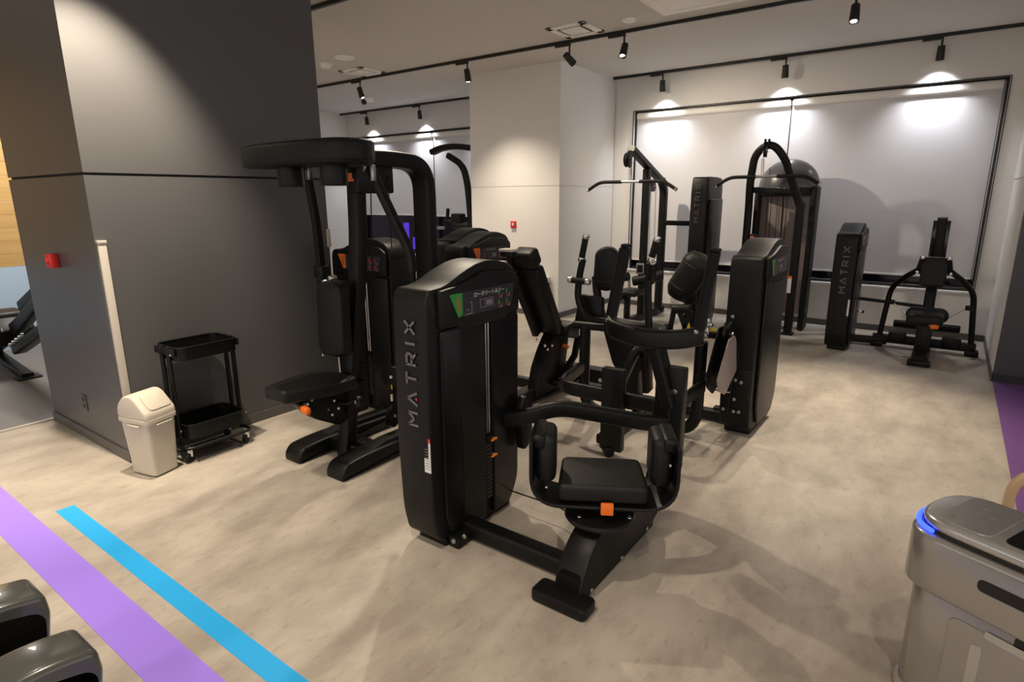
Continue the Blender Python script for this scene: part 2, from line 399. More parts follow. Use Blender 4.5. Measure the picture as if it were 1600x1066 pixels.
def vent(x, y, s, label, t=None):
    t = thing('ceiling_vent', label, 'vent', (x, y, ZC-.012))
    b = B()
    for k in range(4):
        c, s_ = math.cos(k*math.pi/2), math.sin(k*math.pi/2)
        b.box((x+c*(s/2-.035), y+s_*(s/2-.035), ZC-.010), ((.07 if abs(c) > .5 else s), (s if abs(c) > .5 else .07), .02), bev=.004)
    b.obj('frame', VENT, t)
    B().box((x, y, ZC-.002), (s-.12, s-.12, .004)).obj('slot', VDK, t)
    B().box((x, y, ZC-.014), (s-.22, s-.22, .016), bev=.006).obj('center_plate', VENT, t)
vent(-3.53, 6.02, .46, 'square white ceiling vent above the white column')
vent(-7.0, 6.06, .46, 'square white ceiling vent at the left by the middle track')
# ceiling cassette air conditioner, at the top edge
t = thing('ceiling_air_conditioner', 'large white ceiling cassette air conditioner cut by the top edge', 'air conditioner', (-2.10, 5.62, ZC-.03))
B().box((-2.10, 5.60, ZC-.015), (.9, .9, .03), bev=.012).obj('panel', VENT, t)
for dx, dy, sx, sy in ((.36, 0, .05, .6), (-.36, 0, .05, .6), (0, .36, .6, .05), (0, -.36, .6, .05)):
    B().box((-2.10+dx, 5.60+dy, ZC-.032), (sx, sy, .006)).obj('louver', VENT, t)
B().box((-2.10, 5.60, ZC-.034), (.5, .5, .01), bev=.003).obj('intake_grille', VENT, t)
def detector(px, py, r, label):
    p = at(px, py, Z=ZC)
    t = thing('smoke_detector', label, 'smoke detector', (p.x, p.y, ZC-.03))
    B().cyl((p.x, p.y, ZC-.012), (p.x, p.y, ZC), r, 24, .004).obj('base', VENT, t)
    B().lathe([(r*.85, 0), (r*.8, .012), (r*.45, .022), (r*.3, .024)], (p.x, p.y, ZC-.011), (0, 0, -1), 24).obj('sensor', VENT, t)
detector(538, 89, .13, 'large round white ceiling disc left, near the dark block')
detector(983, 30, .075, 'small round white smoke detector right of the square vent')
t = thing('ceiling_sensor', 'small white ceiling box cut by the edge of the dark block', 'sensor', (-6.98, 5.43, ZC-.06))
B().cyl((-6.98, 5.43, ZC-.02), (-6.98, 5.43, ZC), .085, 20, .004).obj('base', VENT, t); B().cyl((-6.98, 5.43, ZC-.06), (-6.98, 5.43, ZC-.02), .06, 20, .01, .075).obj('cover', VENT, t)
p = at(576, 153, Z=ZC)
t = thing('security_camera', 'small white dome camera with black lens on the far left ceiling', 'camera', (p.x, p.y, ZC-.1))
B().cyl((p.x, p.y, ZC-.06), (p.x, p.y, ZC), .09, 20, .01).obj('housing', VENT, t); B().cyl((p.x-.02, p.y-.06, ZC-.07), (p.x-.04, p.y-.12, ZC-.085), .045, 16, .005).obj('lens', GLOSSB, t)

# ------------------------------------------------------------------ lettering helpers
GLY = {'M': [[(0, 0), (.0, 1)], [(0, 1), (.5, .42)], [(.5, .42), (1, 1)], [(1, 1), (1, 0)]],
       'A': [[(0, 0), (.5, 1)], [(.5, 1), (1, 0)]], 'T': [[(0, 1), (1, 1)], [(.5, 1), (.5, 0)]],
       'R': [[(0, 0), (0, 1)], [(0, .92), (.85, .92)], [(.95, .92), (.95, .45)], [(.0, .42), (.95, .42)], [(.45, .42), (1, 0)]],
       'I': [[(.5, 0), (.5, 1)]], 'X': [[(0, 0), (1, 1)], [(0, 1), (1, 0)]]}
def lettering(parent, o, u, w, n, length, h, m=LET, dot=True):
    """MATRIX along u from o, letter height along w, normal n"""
    o, u, w, n = V(o), V(u).normalized(), V(w).normalized(), V(n).normalized()
    wid = {'M': 1.0, 'A': 1.0, 'T': .9, 'R': .85, 'I': .25, 'X': .95}
    gap = .62; tot = sum(wid[c] for c in 'MATRIX')+gap*5; k = length/tot; x = 0; st = h*.19
    for ch in 'MATRIX':
        cw = wid[ch]*k; b = B()
        for s_ in GLY[ch]:
            p0 = V((x+s_[0][0]*cw, s_[0][1]*h, 0)); p1 = V((x+s_[1][0]*cw, s_[1][1]*h, 0))
            if ch == 'I': p0.x = p1.x = x+cw/2
            d = (p1-p0).normalized(); q = V((-d.y, d.x, 0))*st/2
            b.prism([((p0+q).x, (p0+q).y), ((p1+q).x, (p1+q).y), ((p1-q).x, (p1-q).y), ((p0-q).x, (p0-q).y)], o, u, w, n, .0012)
        if ch == 'A' and dot:
            cx = x+cw*.5
            B().prism([(cx-.10*h, .02*h), (cx+.10*h, .02*h), (cx+.06*h, .2*h), (cx-.06*h, .2*h)], o, u, w, n, .0012).obj('red_dot', RED, parent)
        x += cw+gap*k
        b.obj('letter', m, parent)

def jp_text(txt, o, u, w, n, size, m, parent):
    c = D.curves.new('placard_text', 'FONT'); c.body = txt; c.size = size; c.extrude = .0005
    ob = D.objects.new('tmp_text', c); COL.objects.link(ob)
    me = D.meshes.new_from_object(ob.evaluated_get(bpy.context.evaluated_depsgraph_get()))
    b = B(); o, u, w, n = V(o), V(u).normalized(), V(w).normalized(), V(n).normalized()
    b.v = [o+u*v.co.x+w*v.co.y+n*v.co.z for v in me.vertices]; b.f = [list(p.vertices) for p in me.polygons]
    D.objects.remove(ob); D.meshes.remove(me); D.curves.remove(c)
    return b.obj('placard_text', m, parent)

# ------------------------------------------------------------------ weight stack tower
def tower(parent, corner, u, n, badge=ORG, L=.70, w=.235, text=None, letters='left', sticker=False, ztop=1.40, dim=False, letter_m=LET, pegs=True, slot=True, hump=True):
    """corner: floor point on the placard face at its lettered end; u runs along the face, n is the placard normal"""
    c, u, n = V(corner), V(u), V(n); z = V((0, 0, 1)); P = lambda a, d, h: c+u*a+n*d+z*h
    zs = ztop-.10
    prof = [(.03, .055), (.0, .20), (-.012, .55), (.0, zs-.05), (.022, zs), (.13, zs+.004), (.24, zs+.05), (.38, ztop-.004), (.52, ztop), (L-.05, zs+.06), (L-.002, zs), (L+.004, .6), (L-.012, .22), (L-.075, .06), (L-.10, .035), (.10, .035)]
    if not hump: prof = prof[:4]+[(.03, ztop-.005), (.13, ztop), (.2, ztop), (.3, ztop), (L*.6, ztop), (L-.05, ztop-.01), (L-.002, zs)]+prof[11:]
    prof = rpoly(prof, [.06, .05, .1, .05, .03, .05, .06, .08, .08, .06, .04, .1, .06, .04, .03, .04], 3)
    tw = B().prism(prof, P(0, -w, 0), u, z, n, w-.022, .012, 3).obj('weight_tower', SHR, parent)
    # raised front panels either side of the slot
    xs0, xs1 = .385, .445
    zl = zs-.19
    if slot:
        pl = rpoly([(.07, .14), (.135, .035), (xs0, .035), (xs0, zl), (.07, zl)], [.06, .05, .004, .004, .03], 4)
        B().prism(pl, P(0, -.022, 0), u, z, n, .022, .007, 2).obj('front_panel', PANEL, tw)
        B().prism(rpoly([(.20, .06), (xs0-.008, .06), (xs0-.008, zl-.02), (.20, zl-.02)], .004, 2), P(0, 0, 0), u, z, n, .003, .002, 1).obj('panel_strip', PANEL, tw)
        pr_ = rpoly([(xs1, .035), (L-.11, .035), (L-.035, .16), (L-.025, zl), (xs1, zl)], [.004, .05, .06, .03, .004], 4)
        B().prism(pr_, P(0, -.022, 0), u, z, n, .022, .007, 2).obj('front_panel', PANEL, tw)
    else:
        pl = rpoly([(.09, .22), (.17, .05), (L-.12, .05), (L-.04, .2), (L-.03, zl+.02), (.09, zl+.02)], [.08, .06, .06, .06, .03, .03], 4)
        B().prism(pl, P(0, -.022, 0), u, z, n, .024, .012, 3).obj('front_panel', PANEL, tw)
    # header plate with the placard, following the crown
    hp = rpoly([(.065, zs-.008), (.065, zl+.008), (.17, zl+.006), (.21, zl-.018), (L-.15, zl-.018), (L-.12, zl+.006), (L-.025, zl+.008), (L-.025, zs-.005), (L-.09, zs+.035), (.40, ztop-.045), (.20, zs+.005)], .02, 3)
    if hump: B().prism(hp, P(0, -.022, 0), u, z, n, .027, .007, 2).obj('header_panel', SHR, tw)
    else: B().box(P(L*.62, -.004, 1.0), (.010, .014, .9) if abs(u.y) < .5 else (.014, .010, .9), bev=.003).obj('slot', GROOVE, tw)
    N = .0055
    if hump:
        pq = rpoly([(.15, zs-.03), (.21, zs-.145), (L-.10, zs-.145), (L-.07, zs-.03)], .006, 2)
        B().prism(pq, P(0, N, 0), u, z, n, .0015).obj('placard', PLQ, tw)
        N += .0018
        B().prism(rpoly([(.125, zs-.03), (.215, zs-.03), (.215, zs-.135), (.185, zs-.145)], .006, 2), P(0, N, 0), u, z, n, .0015).obj('badge', badge, tw)
        # figure on the badge
        f = B(); N2 = N+.0016
        f.cyl(P(.182, N2, zs-.055), P(.182, N2+.001, zs-.055), .009, 10); f.prism([(.172, zs-.066), (.192, zs-.066), (.20, zs-.10), (.19, zs-.128), (.182, zs-.10), (.176, zs-.09)], P(0, N2, 0), u, z, n, .001)
        f.obj('badge_figure', SKIN, tw)
        d1 = B(); d2 = B(); d3 = B()
        rb = lambda bb, a0, a1, h0, h1: bb.prism([(a0, h0), (a1, h0), (a1, h1), (a0, h1)], P(0, N, 0), u, z, n, .0012)
        # seat outline pictogram, code box, four small exercise pictograms
        for a0, a1, h0, h1 in ((.235, .285, -.139, -.135), (.281, .285, -.135, -.085), (.270, .285, -.085, -.081), (.245, .262, -.118, -.114)): rb(d1, a0, a1, zs+h0, zs+h1)
        for a0, a1, h0, h1 in ((.345, .45, -.082, -.079), (.345, .45, -.121, -.118), (.345, .348, -.121, -.079), (.447, .45, -.121, -.079), (.385, .388, -.121, -.079)): rb(d1, a0, a1, zs+h0, zs+h1)
        rb(d1, .395, .44, zs-.113, zs-.088)
        for i in range(2):
            for j in range(2):
                a = .49+i*.065; h = zs-.075-j*.05
                rb(d2, a, a+.012, h, h+.022); rb(d3, a+.002, a+.03, h-.010, h-.006); rb(d1, a+.012, a+.034, h-.018, h-.014); rb(d1, a+.03, a+.034, h-.018, h+.002)
        for dd_, m_ in ((d1, DIM), (d2, GRN if badge is GRN else RED), (d3, RED)): dd_.obj('pictogram', m_, tw)['kind'] = 'stuff'
        if text:
            jp_text(text, P(.30, N, zs-.062), u, z, n, .027, WHT, tw)
        else:
            bb = B()
            for k in range(8): rb(bb, .31+k*.017, .322+k*.017, zs-.058, zs-.044)
            bb.obj('placard_line', DIM, tw)
    if slot and hump:
        # slot: rods, stack, selector pins
        for a in (.403, .427): B().cyl(P(a, -.012, .50), P(a, -.012, zl), .0055, 8).obj('guide_rod', CHR, tw)
        st = B()
        for k in range(16): st.box(P((xs0+xs1)/2, -.014, .14+k*.0225), (.05 if abs(u.x) > .5 else .018, .018 if abs(u.x) > .5 else .05, .019), bev=.002, seg=1)
        so = st.obj('weight_stack', PLATE, tw); so['kind'] = 'stuff'
        B().box(P(.415, -.008, .47), ((.055, .03, .03) if abs(u.x) > .5 else (.03, .055, .03)), bev=.004).obj('top_plate', BLK, tw)
        if pegs:
            for a, h in ((.425, .475), (.425, .385)):
                pb = B().cyl(P(a, .0, h), P(a+.01, .035, h), .005, 10, .002).obj('selector_pin', STEEL, tw)
                B().cyl(P(a-.028, .024, h-.004), P(a+.008, .030, h+.004), .0065, 10, .003).obj('pin_knob', ORG, tw)
    # plinth
    B().box(P(L/2, -w/2, .02), ((L-.16, w-.05, .04) if abs(u.x) > .5 else (w-.05, L-.16, .04)), bev=.006).obj('plinth', BLK, tw)
    # lettering on the narrow end face
    if letters == 'left':
        lw = n.copy()  # face spans along n; text runs upward, letter tops towards -n
        lettering(tw, P(-.0135, -w/2+.032-.0, .66), z, -n, -u, .50, .062, letter_m)
    if sticker:
        B().box(P(-.009, -.040, .52), (.040, .002, .17) if abs(u.y) > .5 else (.002, .04, .17)).obj('warning_sticker', WHT, tw)
        B().box(P(-.0095, -.040, .598), (.040, .002, .02) if abs(u.y) > .5 else (.002, .04, .02)).obj('sticker_header', RED, tw)
        ln = B()
        for k in range(9): ln.box(P(-.0102, -.040, .455+k*.014), (.03, .001, .003) if abs(u.y) > .5 else (.001, .03, .003))
        ln.obj('sticker_lines', DIM, tw)
    return tw

def pulley(parent, c, ax, r, t=.025, plates=True):
    c, ax = V(c), V(ax).normalized()
    p = B().lathe([(r*.25, -t/2), (r, -t/2), (r*.86, 0), (r, t/2), (r*.25, t/2)], c, ax, 24).obj('pulley', BLK, parent)
    B().cyl(c-ax*t*.8, c+ax*t*.8, r*.18, 10, .002).obj('axle_bolt', CHR, p)
    return p
def bolts(parent, pts, n, r=.011, m=STEEL):
    for q in pts: bolt(q, n, r, .009).obj('bolt', m, parent)

# ================================================================== MACHINE 1: rotary torso (front)
t = thing('rotary_torso_machine', 'nearest black weight machine, tall lettered tower with swivelling seat and side leg pads', 'gym machine', (-1.3, 2.3, 0), None)
tower(t, (-1.81, 1.865, 0), (0, 1, 0), (1, 0, 0), GRN, text='ロータリートルソー', sticker=True)
# base tube, beam, post
B().sweep([(-1.86, 2.10, .05), (-1.16, 2.10, .05)], rrect(.09, .085, .015)).obj('base_tube', BLK, t)
fb = B().box((-1.80, 2.02, .03), (.07, .12, .06), bev=.008)
fb.obj('foot_bracket', BLK, t); bolts(t, [(-1.79, 1.955, .045), (-1.76, 2.0, .06)], (.3, -1, 0), .013, STEEL)
B().sweep(fil([(-1.1325, 1.94, .062), (-1.1325, 2.72, .062), (-1.1325, 2.94, .16), (-1.1325, 2.975, .40), (-1.1325, 2.975, .62)], [.12, .18, .12], 8), rrect(.13, .11, .02), (1, 0, 0)).obj('main_beam', BLK, t)
B().prism(rpoly([(1.93, .01), (2.72, .01), (2.70, .13), (2.58, .20), (2.42, .275), (2.14, .275), (2.02, .20), (1.955, .10)], [.01, .01, .05, .08, .05, .1, .1, .04], 5), (-1.2, 0, 0), (0, 1, 0), (0, 0, 1), (1, 0, 0), .135, .012, 2).obj('seat_arch', BLK, t)
B().prism(rpoly([(-1.27, 1.855), (-1.00, 1.855), (-1.00, 1.97), (-1.27, 1.97)], .03, 4), (0, 0, 0), (1, 0, 0), (0, 1, 0), (0, 0, 1), .055, .012, 2).obj('foot', BLK, t)
bolts(t, [(-1.065, 2.03, .03), (-1.065, 2.33, .03), (-1.065, 2.62, .04)], (1, 0, 0), .012)
B().box((-1.105, 2.965, .53), (.155, .075, .58), bev=.008).obj('post_plate', BLK, t)
bolts(t, [(-1.145, 2.927, .695), (-1.07, 2.927, .695)], (0, -1, 0), .015)
# tube from tower to post
B().sweep(fil([(-1.90, 2.42, .50), (-1.70, 2.46, .56), (-1.56, 2.55, .62), (-1.16, 2.80, .54), (-1.10, 2.95, .50)], [.1, .1, .08]), rrect(.06, .085, .02)).obj('upper_tube', BLK, t)
# diagonal to yoke
B().sweep([at(1048, 632, Y=2.93), at(1023, 530, Y=2.90)], rrect(.115, .06, .012), (1, 0, 0)).obj('yoke_stem', BLK, t)
yk = [V((-1.46, 2.93, 1.03)), V((-1.40, 2.86, 1.005)), V((-1.21, 2.83, .985)), V((-1.05, 2.86, .995)), V((-.95, 2.93, 1.015))]
def crom(P, n=6):
    P = [V(p) for p in P]; Q = [P[0]*2-P[1]]+P+[P[-1]*2-P[-2]]; out = []
    for i in range(1, len(Q)-2):
        for k in range(n):
            s_ = k/n; a, b_, c, d = Q[i-1], Q[i], Q[i+1], Q[i+2]
            out.append(.5*((2*b_)+(c-a)*s_+(2*a-5*b_+4*c-d)*s_**2+(3*b_-a-3*c+d)*s_**3))
    out.append(Q[-2]); return out
B().sweep(crom(yk), rrect(.055, .10, .022, 4)).obj('chest_yoke', PAD, t)
B().sweep([at(951, 515, Y=2.93), at(977, 388, Y=2.93)], rrect(.05, .075, .02), (0, 1, 0)).obj('arm_bar', GRIP, t)
B().sweep([at(1089, 532, Y=2.93), at(1117, 394, Y=2.93)], rrect(.05, .075, .02), (0, 1, 0)).obj('arm_bar', GRIP, t)
for q in ((979, 384), (1118, 391)):
    c = at(*q, Y=2.93); B().box(c, (.05, .05, .02), bev=.008).obj('bar_end_cap', BLK, t)
bolts(t, [at(949, 500, Y=2.87), at(1088, 519, Y=2.87)], (0, -1, 0), .012)
# swivel disc, seat
dc = V((-1.13, 2.22, 0))
B().lathe([(.05, .27), (.15, .275), (.16, .29), (.155, .305), (.06, .33)], dc, seg=36).obj('swivel_disc', BLK, t)
B().cyl(dc+V((0, 0, .30)), dc+V((0, 0, .40)), .055, 20).obj('pivot_column', BLK, t)
A = rad(30); l = V((math.cos(A), math.sin(A), 0)); fw = V((-math.sin(A), math.cos(A), 0)); sc = V((-1.15, 2.27, 0)); R3 = Matrix.Rotation(A, 3, 'Z')
seat = B().prism(rpoly([(-.20, -.16), (.20, -.16), (.185, .15), (-.185, .15)], .035, 4), sc+V((0, 0, .395)), l, fw, (0, 0, 1), .085, .022, 4).obj('seat', PAD, t)
B().box(sc-fw*.17+V((.02, 0, .385)), (.055, .02, .055), R3, .005).obj('seat_lever', ORG, t)
bolts(t, [sc-fw*.14-l*.1+V((0, 0, .315)), sc-fw*.12+l*.12+V((0, 0, .31))], (0, 0, 1), .010, CHR)
up_ = []
for s_ in (-1, 1): pass
scf = sc-fw*.055
upath = fil([scf-l*.315+V((0, 0, .66)), scf-l*.315+V((0, 0, .375)), scf+l*.315+V((0, 0, .375)), scf+l*.315+V((0, 0, .66))], .2, 8)
B().sweep(upath, rrect(.016, .22, .006), fw).obj('leg_cradle', BLK, t)
for s_ in (-1, 1):
    c = sc+l*(.255*s_)+V((0, 0, .565))
    pd = B().box(c, (.095, .20, .23), R3, .035, 4).obj('leg_pad', PAD, t)
    B().box(c+V((0, 0, .085))+l*(.03*s_), (.065, .215, .07), R3, .02, 3).obj('pad_cap', BLK, pd)
    B().box(c-fw*.097-V((0, 0, .03)), (.05, .01, .15), R3, .004, 2).obj('pad_seam', BLK, pd)
bolts(t, [sc-l*.25-fw*.09+V((0, 0, .43)), sc+l*.29-fw*.09+V((0, 0, .56))], -fw, .008, CHR)
B().tube([(-1.84, 2.47, .09), (-1.5, 2.47, .09), (-1.2, 2.35, .12)], .004, seg=6).obj('cable', BLK, t)
B().prism(rpoly([(2.50, .33), (2.58, .36), (2.60, .58), (2.54, .66), (2.48, .6)], .04, 4), (-1.80, 0, 0), (0, 1, 0), (0, 0, 1), (1, 0, 0), .05, .008).obj('cable_cover', BLK, t)

# ================================================================== MACHINE 2: pec fly (left)
t = thing('pec_fly_machine', 'black overhead arm machine with curved boom and padded backrest beside the dark block', 'gym machine', (-3.1, 2.7, 0))
tower(t, (-4.09, 3.075, 0), (1, 0, 0), (0, -1, 0), ORG, L=.70, w=.235, letters=None, pegs=False)
B().box((-3.40, 3.075+.12, .75), (.02, .2, 1.0), bev=.008).obj('side_cover', SHR, t)
# base rails
for x, y1, lbl in ((-3.34, 2.95, 0), (-2.90, 3.35, 0)):
    pr_ = rpoly([(2.09, .0), (y1, .0), (y1, .10), (2.30, .115), (2.13, .10), (2.09, .05)], [.01, .01, .01, .1, .05, .03], 4)
    B().prism(pr_, (x-.085, 0, 0), (0, 1, 0), (0, 0, 1), (1, 0, 0), .17, .02, 3).obj('base_rail', BLK, t)
    B().prism(rpoly([(2.32, .105), (y1-.02, .10), (y1-.02, .125), (2.5, .135)], .01, 2), (x-.05, 0, 0), (0, 1, 0), (0, 0, 1), (1, 0, 0), .10, .006).obj('foot_plate', GRIP, t)
B().box((-3.10, 2.42, .06), (.36, .16, .09), bev=.01).obj('cross_plate', BLK, t)
B().sweep(fil([at(541, 712, X=-3.1), at(548, 600, X=-3.1), at(561, 400, X=-3.1), at(555, 255, X=-3.08)], .25), rrect(.085, .10, .015), (1, 0, 0)).obj('seat_post', BLK, t)
# overhead boom
bm_ = fil([(-3.06, 2.25, 1.93), (-3.04, 2.75, 1.95), (-3.04, 3.13, 1.93), (-3.04, 3.13, 1.20), (-3.04, 3.13, .06)], [.1, .36, .1], 10)
B().sweep(bm_, rrect(.10, .15, .02), (1, 0, 0)).obj('boom', BLK, t)
B().box((-3.05, 2.66, 1.83), (.10, .30, .20), bev=.012).obj('boom_gusset', BLK, t)
# head housing
hd = rpoly([(-.58, -.08), (-.35, -.15), (.12, -.17), (.42, -.14), (.50, .0), (.44, .15), (.10, .17), (-.52, .10)], [.06, .1, .15, .12, .12, .12, .15, .06], 5)
ho = B().prism(hd, (-3.08, 2.22, 1.885), (1, 0, 0), (0, 1, 0), (0, 0, 1), .13, .028, 4).obj('head_housing', SHR, t)
for px in (453, 521):
    c = at(px, 262, Y=2.2)
    B().cyl((c.x, 2.2, 1.77), (c.x, 2.2, 1.895), .075, 24, .006).obj('pivot_hub', BLK, t)
for name, pts in (('L', [(478, 262, 2.34), (494, 345, 2.44), (503, 425, 2.50), (501, 470, 2.46)]), ('R', [(578, 262, 2.36), (607, 325, 2.40), (640, 392, 2.44), (645, 425, 2.44)])):
    q = [at(a, b_, Y=y) for a, b_, y in pts]
    arm = B().sweep(fil(q, .12), rrect(.05, .05, .012), (0, 1, 0)).obj('swing_arm', BLK, t)
    top = q[0]
    sgn = 1 if name == 'R' else 1
    B().box(top+V((-.06, -.07, .03)), (.20, .06, .06), rad(40), .008).obj('arm_bracket', BLK, t)
    B().cyl(top+V((0, -.04, 0)), top+V((0, -.055, 0)), .022, 14, .003).obj('pivot_bolt', STEEL, arm)
    B().box(top+V((.045, -.02, -.03)), (.022, .03, .09), None, .006).obj('adjust_catch', STEEL, arm)
    if name == 'L':
        B().box(q[2]+V((0, 0, .0)), (.10, .07, .09), None, .012).obj('handle_bracket', BLK, t)
        h0 = at(500, 440, Y=2.46); h1 = at(501, 500, Y=2.46)
        g = B().cyl(h0, h1, .018, 12).obj('handle_grip', GRIP, t)
        for qq in ((500, 459), (501, 501)):
            c = at(*qq, Y=2.46); B().cyl(c-V((0, 0, .012)), c+V((0, 0, .012)), .022, 14, .003).obj('grip_ring', CHR, g)
        c = at(510, 440, Y=2.43); B().cyl(c, c+V((.0, -.03, 0)), .014, 12, .003).obj('stop_knob', CHR, g)
    else:
        g = B().cyl(q[3], q[3]-V((0, 0, .22)), .018, 12).obj('handle_grip', GRIP, t)
c = at(545, 276, Y=2.38); B().box(c, (.045, .02, .04), None, .006).box(c-V((0, 0, .022)), (.065, .025, .012), None, .004).obj('release_lever', ORG, t)
c = at(568, 257, Y=2.33); B().box(c, (.03, .005, .014)).obj('white_sticker', WHT, t)
# back pad and support
c0 = at(527, 448, X=-3.12); 
bp = rpoly([(-.13, 0), (.13, 0), (.125, .40), (.10, .47), (-.10, .47), (-.125, .40)], [.08, .08, .05, .05, .05, .05], 5)
B().prism(bp, (-3.095, 2.36, .72), (1, 0, 0), (0, .035, 1), (0, -1, 0), .085, .025, 4).obj('back_pad', PAD, t)
B().box((-3.12, 2.40, .98), (.14, .05, .42), None, .01).obj('pad_support', BLK, t)
B().cyl((-3.05, 2.33, 1.225), (-3.05, 2.28, 1.225), .016, 12, .003).obj('pad_knob', CHR, t)
B().cyl((-3.17, 2.285, .72), (-3.17, 2.27, .72), .01, 10, .002).obj('pad_bolt', CHR, t)
# seat
sp = rpoly([(-.10, 0), (.10, 0), (.20, .36), (.17, .50), (-.17, .50), (-.20, .36)], [.03, .03, .06, .05, .05, .06], 5)
B().prism(sp, (-3.10, 1.86, .53), (1, 0, 0), (0, 1, -.03), (0, 0, 1), .085, .024, 4).obj('seat', PAD, t)
B().prism(rpoly([(1.98, .49), (2.36, .53), (2.38, .30), (2.28, .26), (2.10, .36)], .03, 3), (-3.15, 0, 0), (0, 1, 0), (0, 0, 1), (1, 0, 0), .10, .01).obj('seat_bracket', BLK, t)
B().box((-3.10, 2.42, .42), (.16, .17, .22), None, .02).obj('seat_carriage', BLK, t)
lv = at(477, 641, Y=1.97); B().box(lv, (.085, .04, .045), rad(-10), .015, 3).obj('seat_lever', ORG, t)
B().cyl(lv+V((0, .02, .03)), (-3.10, 2.05, .47), .008, 8).obj('lever_rod', STEEL, t)
bolts(t, [at(523, 626, Y=2.2), at(530, 638, Y=2.2), at(520, 648, Y=2.2), at(513, 640, Y=2.2), at(488, 625, Y=2.05)], (.3, -1, 0), .010, STEEL)
lk = B().sweep([at(524, 627, Y=2.28), at(545, 630, Y=2.30), at(562, 622, Y=2.34)], rrect(.02, .045, .008), (0, 1, 0)).obj('link_arm', BLK, t)
c = at(562, 626, Y=2.32); B().cyl(c, c+V((0, -.03, 0)), .035, 18, .004).obj('pivot_cap', BLK, t); B().cyl(c+V((0, -.03, 0)), c+V((0, -.04, 0)), .012, 10, .002).obj('pivot_bolt', STEEL, t)
# gas spring
pts = []; s0, s1 = at(564, 552, Y=2.5), at(567, 622, Y=2.45)
for k in range(160):
    f_ = k/159; a = f_*2*math.pi*14; pts.append(s0.lerp(s1, f_)+V((.014*math.cos(a), .014*math.sin(a), 0)))
B().tube(pts, .004, seg=5).obj('spring', BLK, t)
# cables and low pulleys
for a, b_ in (((579, 280, 2.55), (586, 640, 2.75)), ((606, 275, 2.75), (612, 388, 2.95))):
    B().cyl(at(a[0], a[1], Y=a[2]), at(b_[0], b_[1], Y=b_[2]), .004, 6).obj('cable', BLK, t)
pulley(t, at(612, 588, Y=2.72), (.6, -1, 0), .07, .03)
pulley(t, at(614, 650, Y=2.72), (1, .3, 0), .08, .03)
c = at(612, 605, Y=2.68); B().box(c, (.012, .004, .03)).obj('yellow_sticker', YEL, t); c = at(612, 616, Y=2.68); B().cyl(c, c-V((0, 0, .05)), .009, 8).obj('cable_end', CHR, t)

# ================================================================== MACHINE 3: leg extension (behind)
t = thing('leg_extension_machine', 'black machine with tall tilted backrest and orange lever in front of the white column', 'gym machine', (-2.9, 4.2, 0))
tower(t, (-3.33, 3.87, 0), (0, 1, 0), (1, 0, 0), ORG, w=.22, letters=None, pegs=False)
X3 = -2.69
def yz(px, py): q = at(px, py, X=X3); return (q.y, q.z)
back0 = V((X3, *yz(829, 420))); back1 = V((X3, *yz(862, 515)))
d = (back1-back0).normalized(); nrm = V((1, 0, 0)).cross(d)
def rotm(ax, ay, az): return Matrix((ax, ay, az)).transposed()
RM3 = rotm(V((1, 0, 0)), d.cross(V((1, 0, 0))), d) if False else rotm(V((1, 0, 0)), d.cross(V((1, 0, 0))).normalized(), d.normalized())
cc = (back0+back1)/2
B().box(cc, (.21, .11, (back1-back0).length+.05), RM3, .035, 4).obj('back_pad', PAD, t)
hc = back0-d*.105
B().box(hc, (.20, .13, .15), RM3, .035, 4).obj('head_pad', PAD, t)
for q, sz in (((795, 391), (.13, .10, .022)), ((781, 410), (.10, .07, .022))):
    c = at(*q, Y=3.62); B().box(c, sz, None, .01, 2).obj('lit_handle_top', CREAM, t)  # cream colour paints lamp reflections on these top faces
    B().box(c-V((0, 0, .03)), (sz[0]*.8, sz[1]*.8, .04), None, .01, 2).obj('handle_bracket', BLK, t)
B().sweep([hc+V((-.14, -.03, .05)), cc+V((-.14, -.06, 0)), back1+V((-.12, -.06, .0))], rrect(.08, .05, .01), (1, 0, 0)).obj('back_frame', BLK, t)
B().sweep([back0+V((-.09, -.08, 0)), back1+V((-.09, -.08, -.02))], rrect(.12, .06, .015), (1, 0, 0)).obj('back_frame', BLK, t)
so = V((X3+.03, back1.y+.16, back1.z+.0))
sp = rpoly([(-.14, .07), (.0, .085), (.065, .05), (.075, -.05), (.04, -.085), (-.14, -.03)], .04, 4)
B().prism(sp, so+V((-.18, 0, -.02)), (0, 1, 0), (0, 0, 1), (1, 0, 0), .30, .02, 3).obj('seat', PAD, t)
y0 = back1.y
B().prism(rpoly([(y0-.02, back1.z-.02), (y0+.22, back1.z-.06), (y0+.18, .30), (y0+.10, .05), (y0-.30, .05), (y0-.22, .30), (y0-.12, .45)], .04, 3), (X3-.07, 0, 0), (0, 1, 0), (0, 0, 1), (1, 0, 0), .12, .012).obj('seat_frame', BLK, t)
B().sweep([so+V((.1, .08, -.08)), so+V((.1, .02, -.25)), so+V((.06, -.1, -.4))], rrect(.03, .06, .01), (1, 0, 0)).obj('side_link', BLK, t)
lv0 = at(868, 541, Y=so.y-.05); lv1 = at(884, 540, Y=so.y-.05); lv2 = at(888, 544, Y=so.y-.05)
B().sweep(fil([lv0, lv1, lv2], .03), rrect(.02, .03, .007)).obj('seat_lever', ORG, t)
bolts(t, [at(838, 531, X=X3+.06), at(855, 546, X=X3+.06), at(851, 540, X=X3+.06), at(862, 540, X=X3+.06)], (1, 0, 0), .014, CHR)
B().sweep([(X3-.05, 3.55, .06), (X3-.05, 4.75, .06)], rrect(.14, .11, .02)).obj('base_beam', BLK, t)
B().box((X3+.02, 4.33, .13), (.2, .28, .05), None, .01).obj('beam_plate', BLK, t)
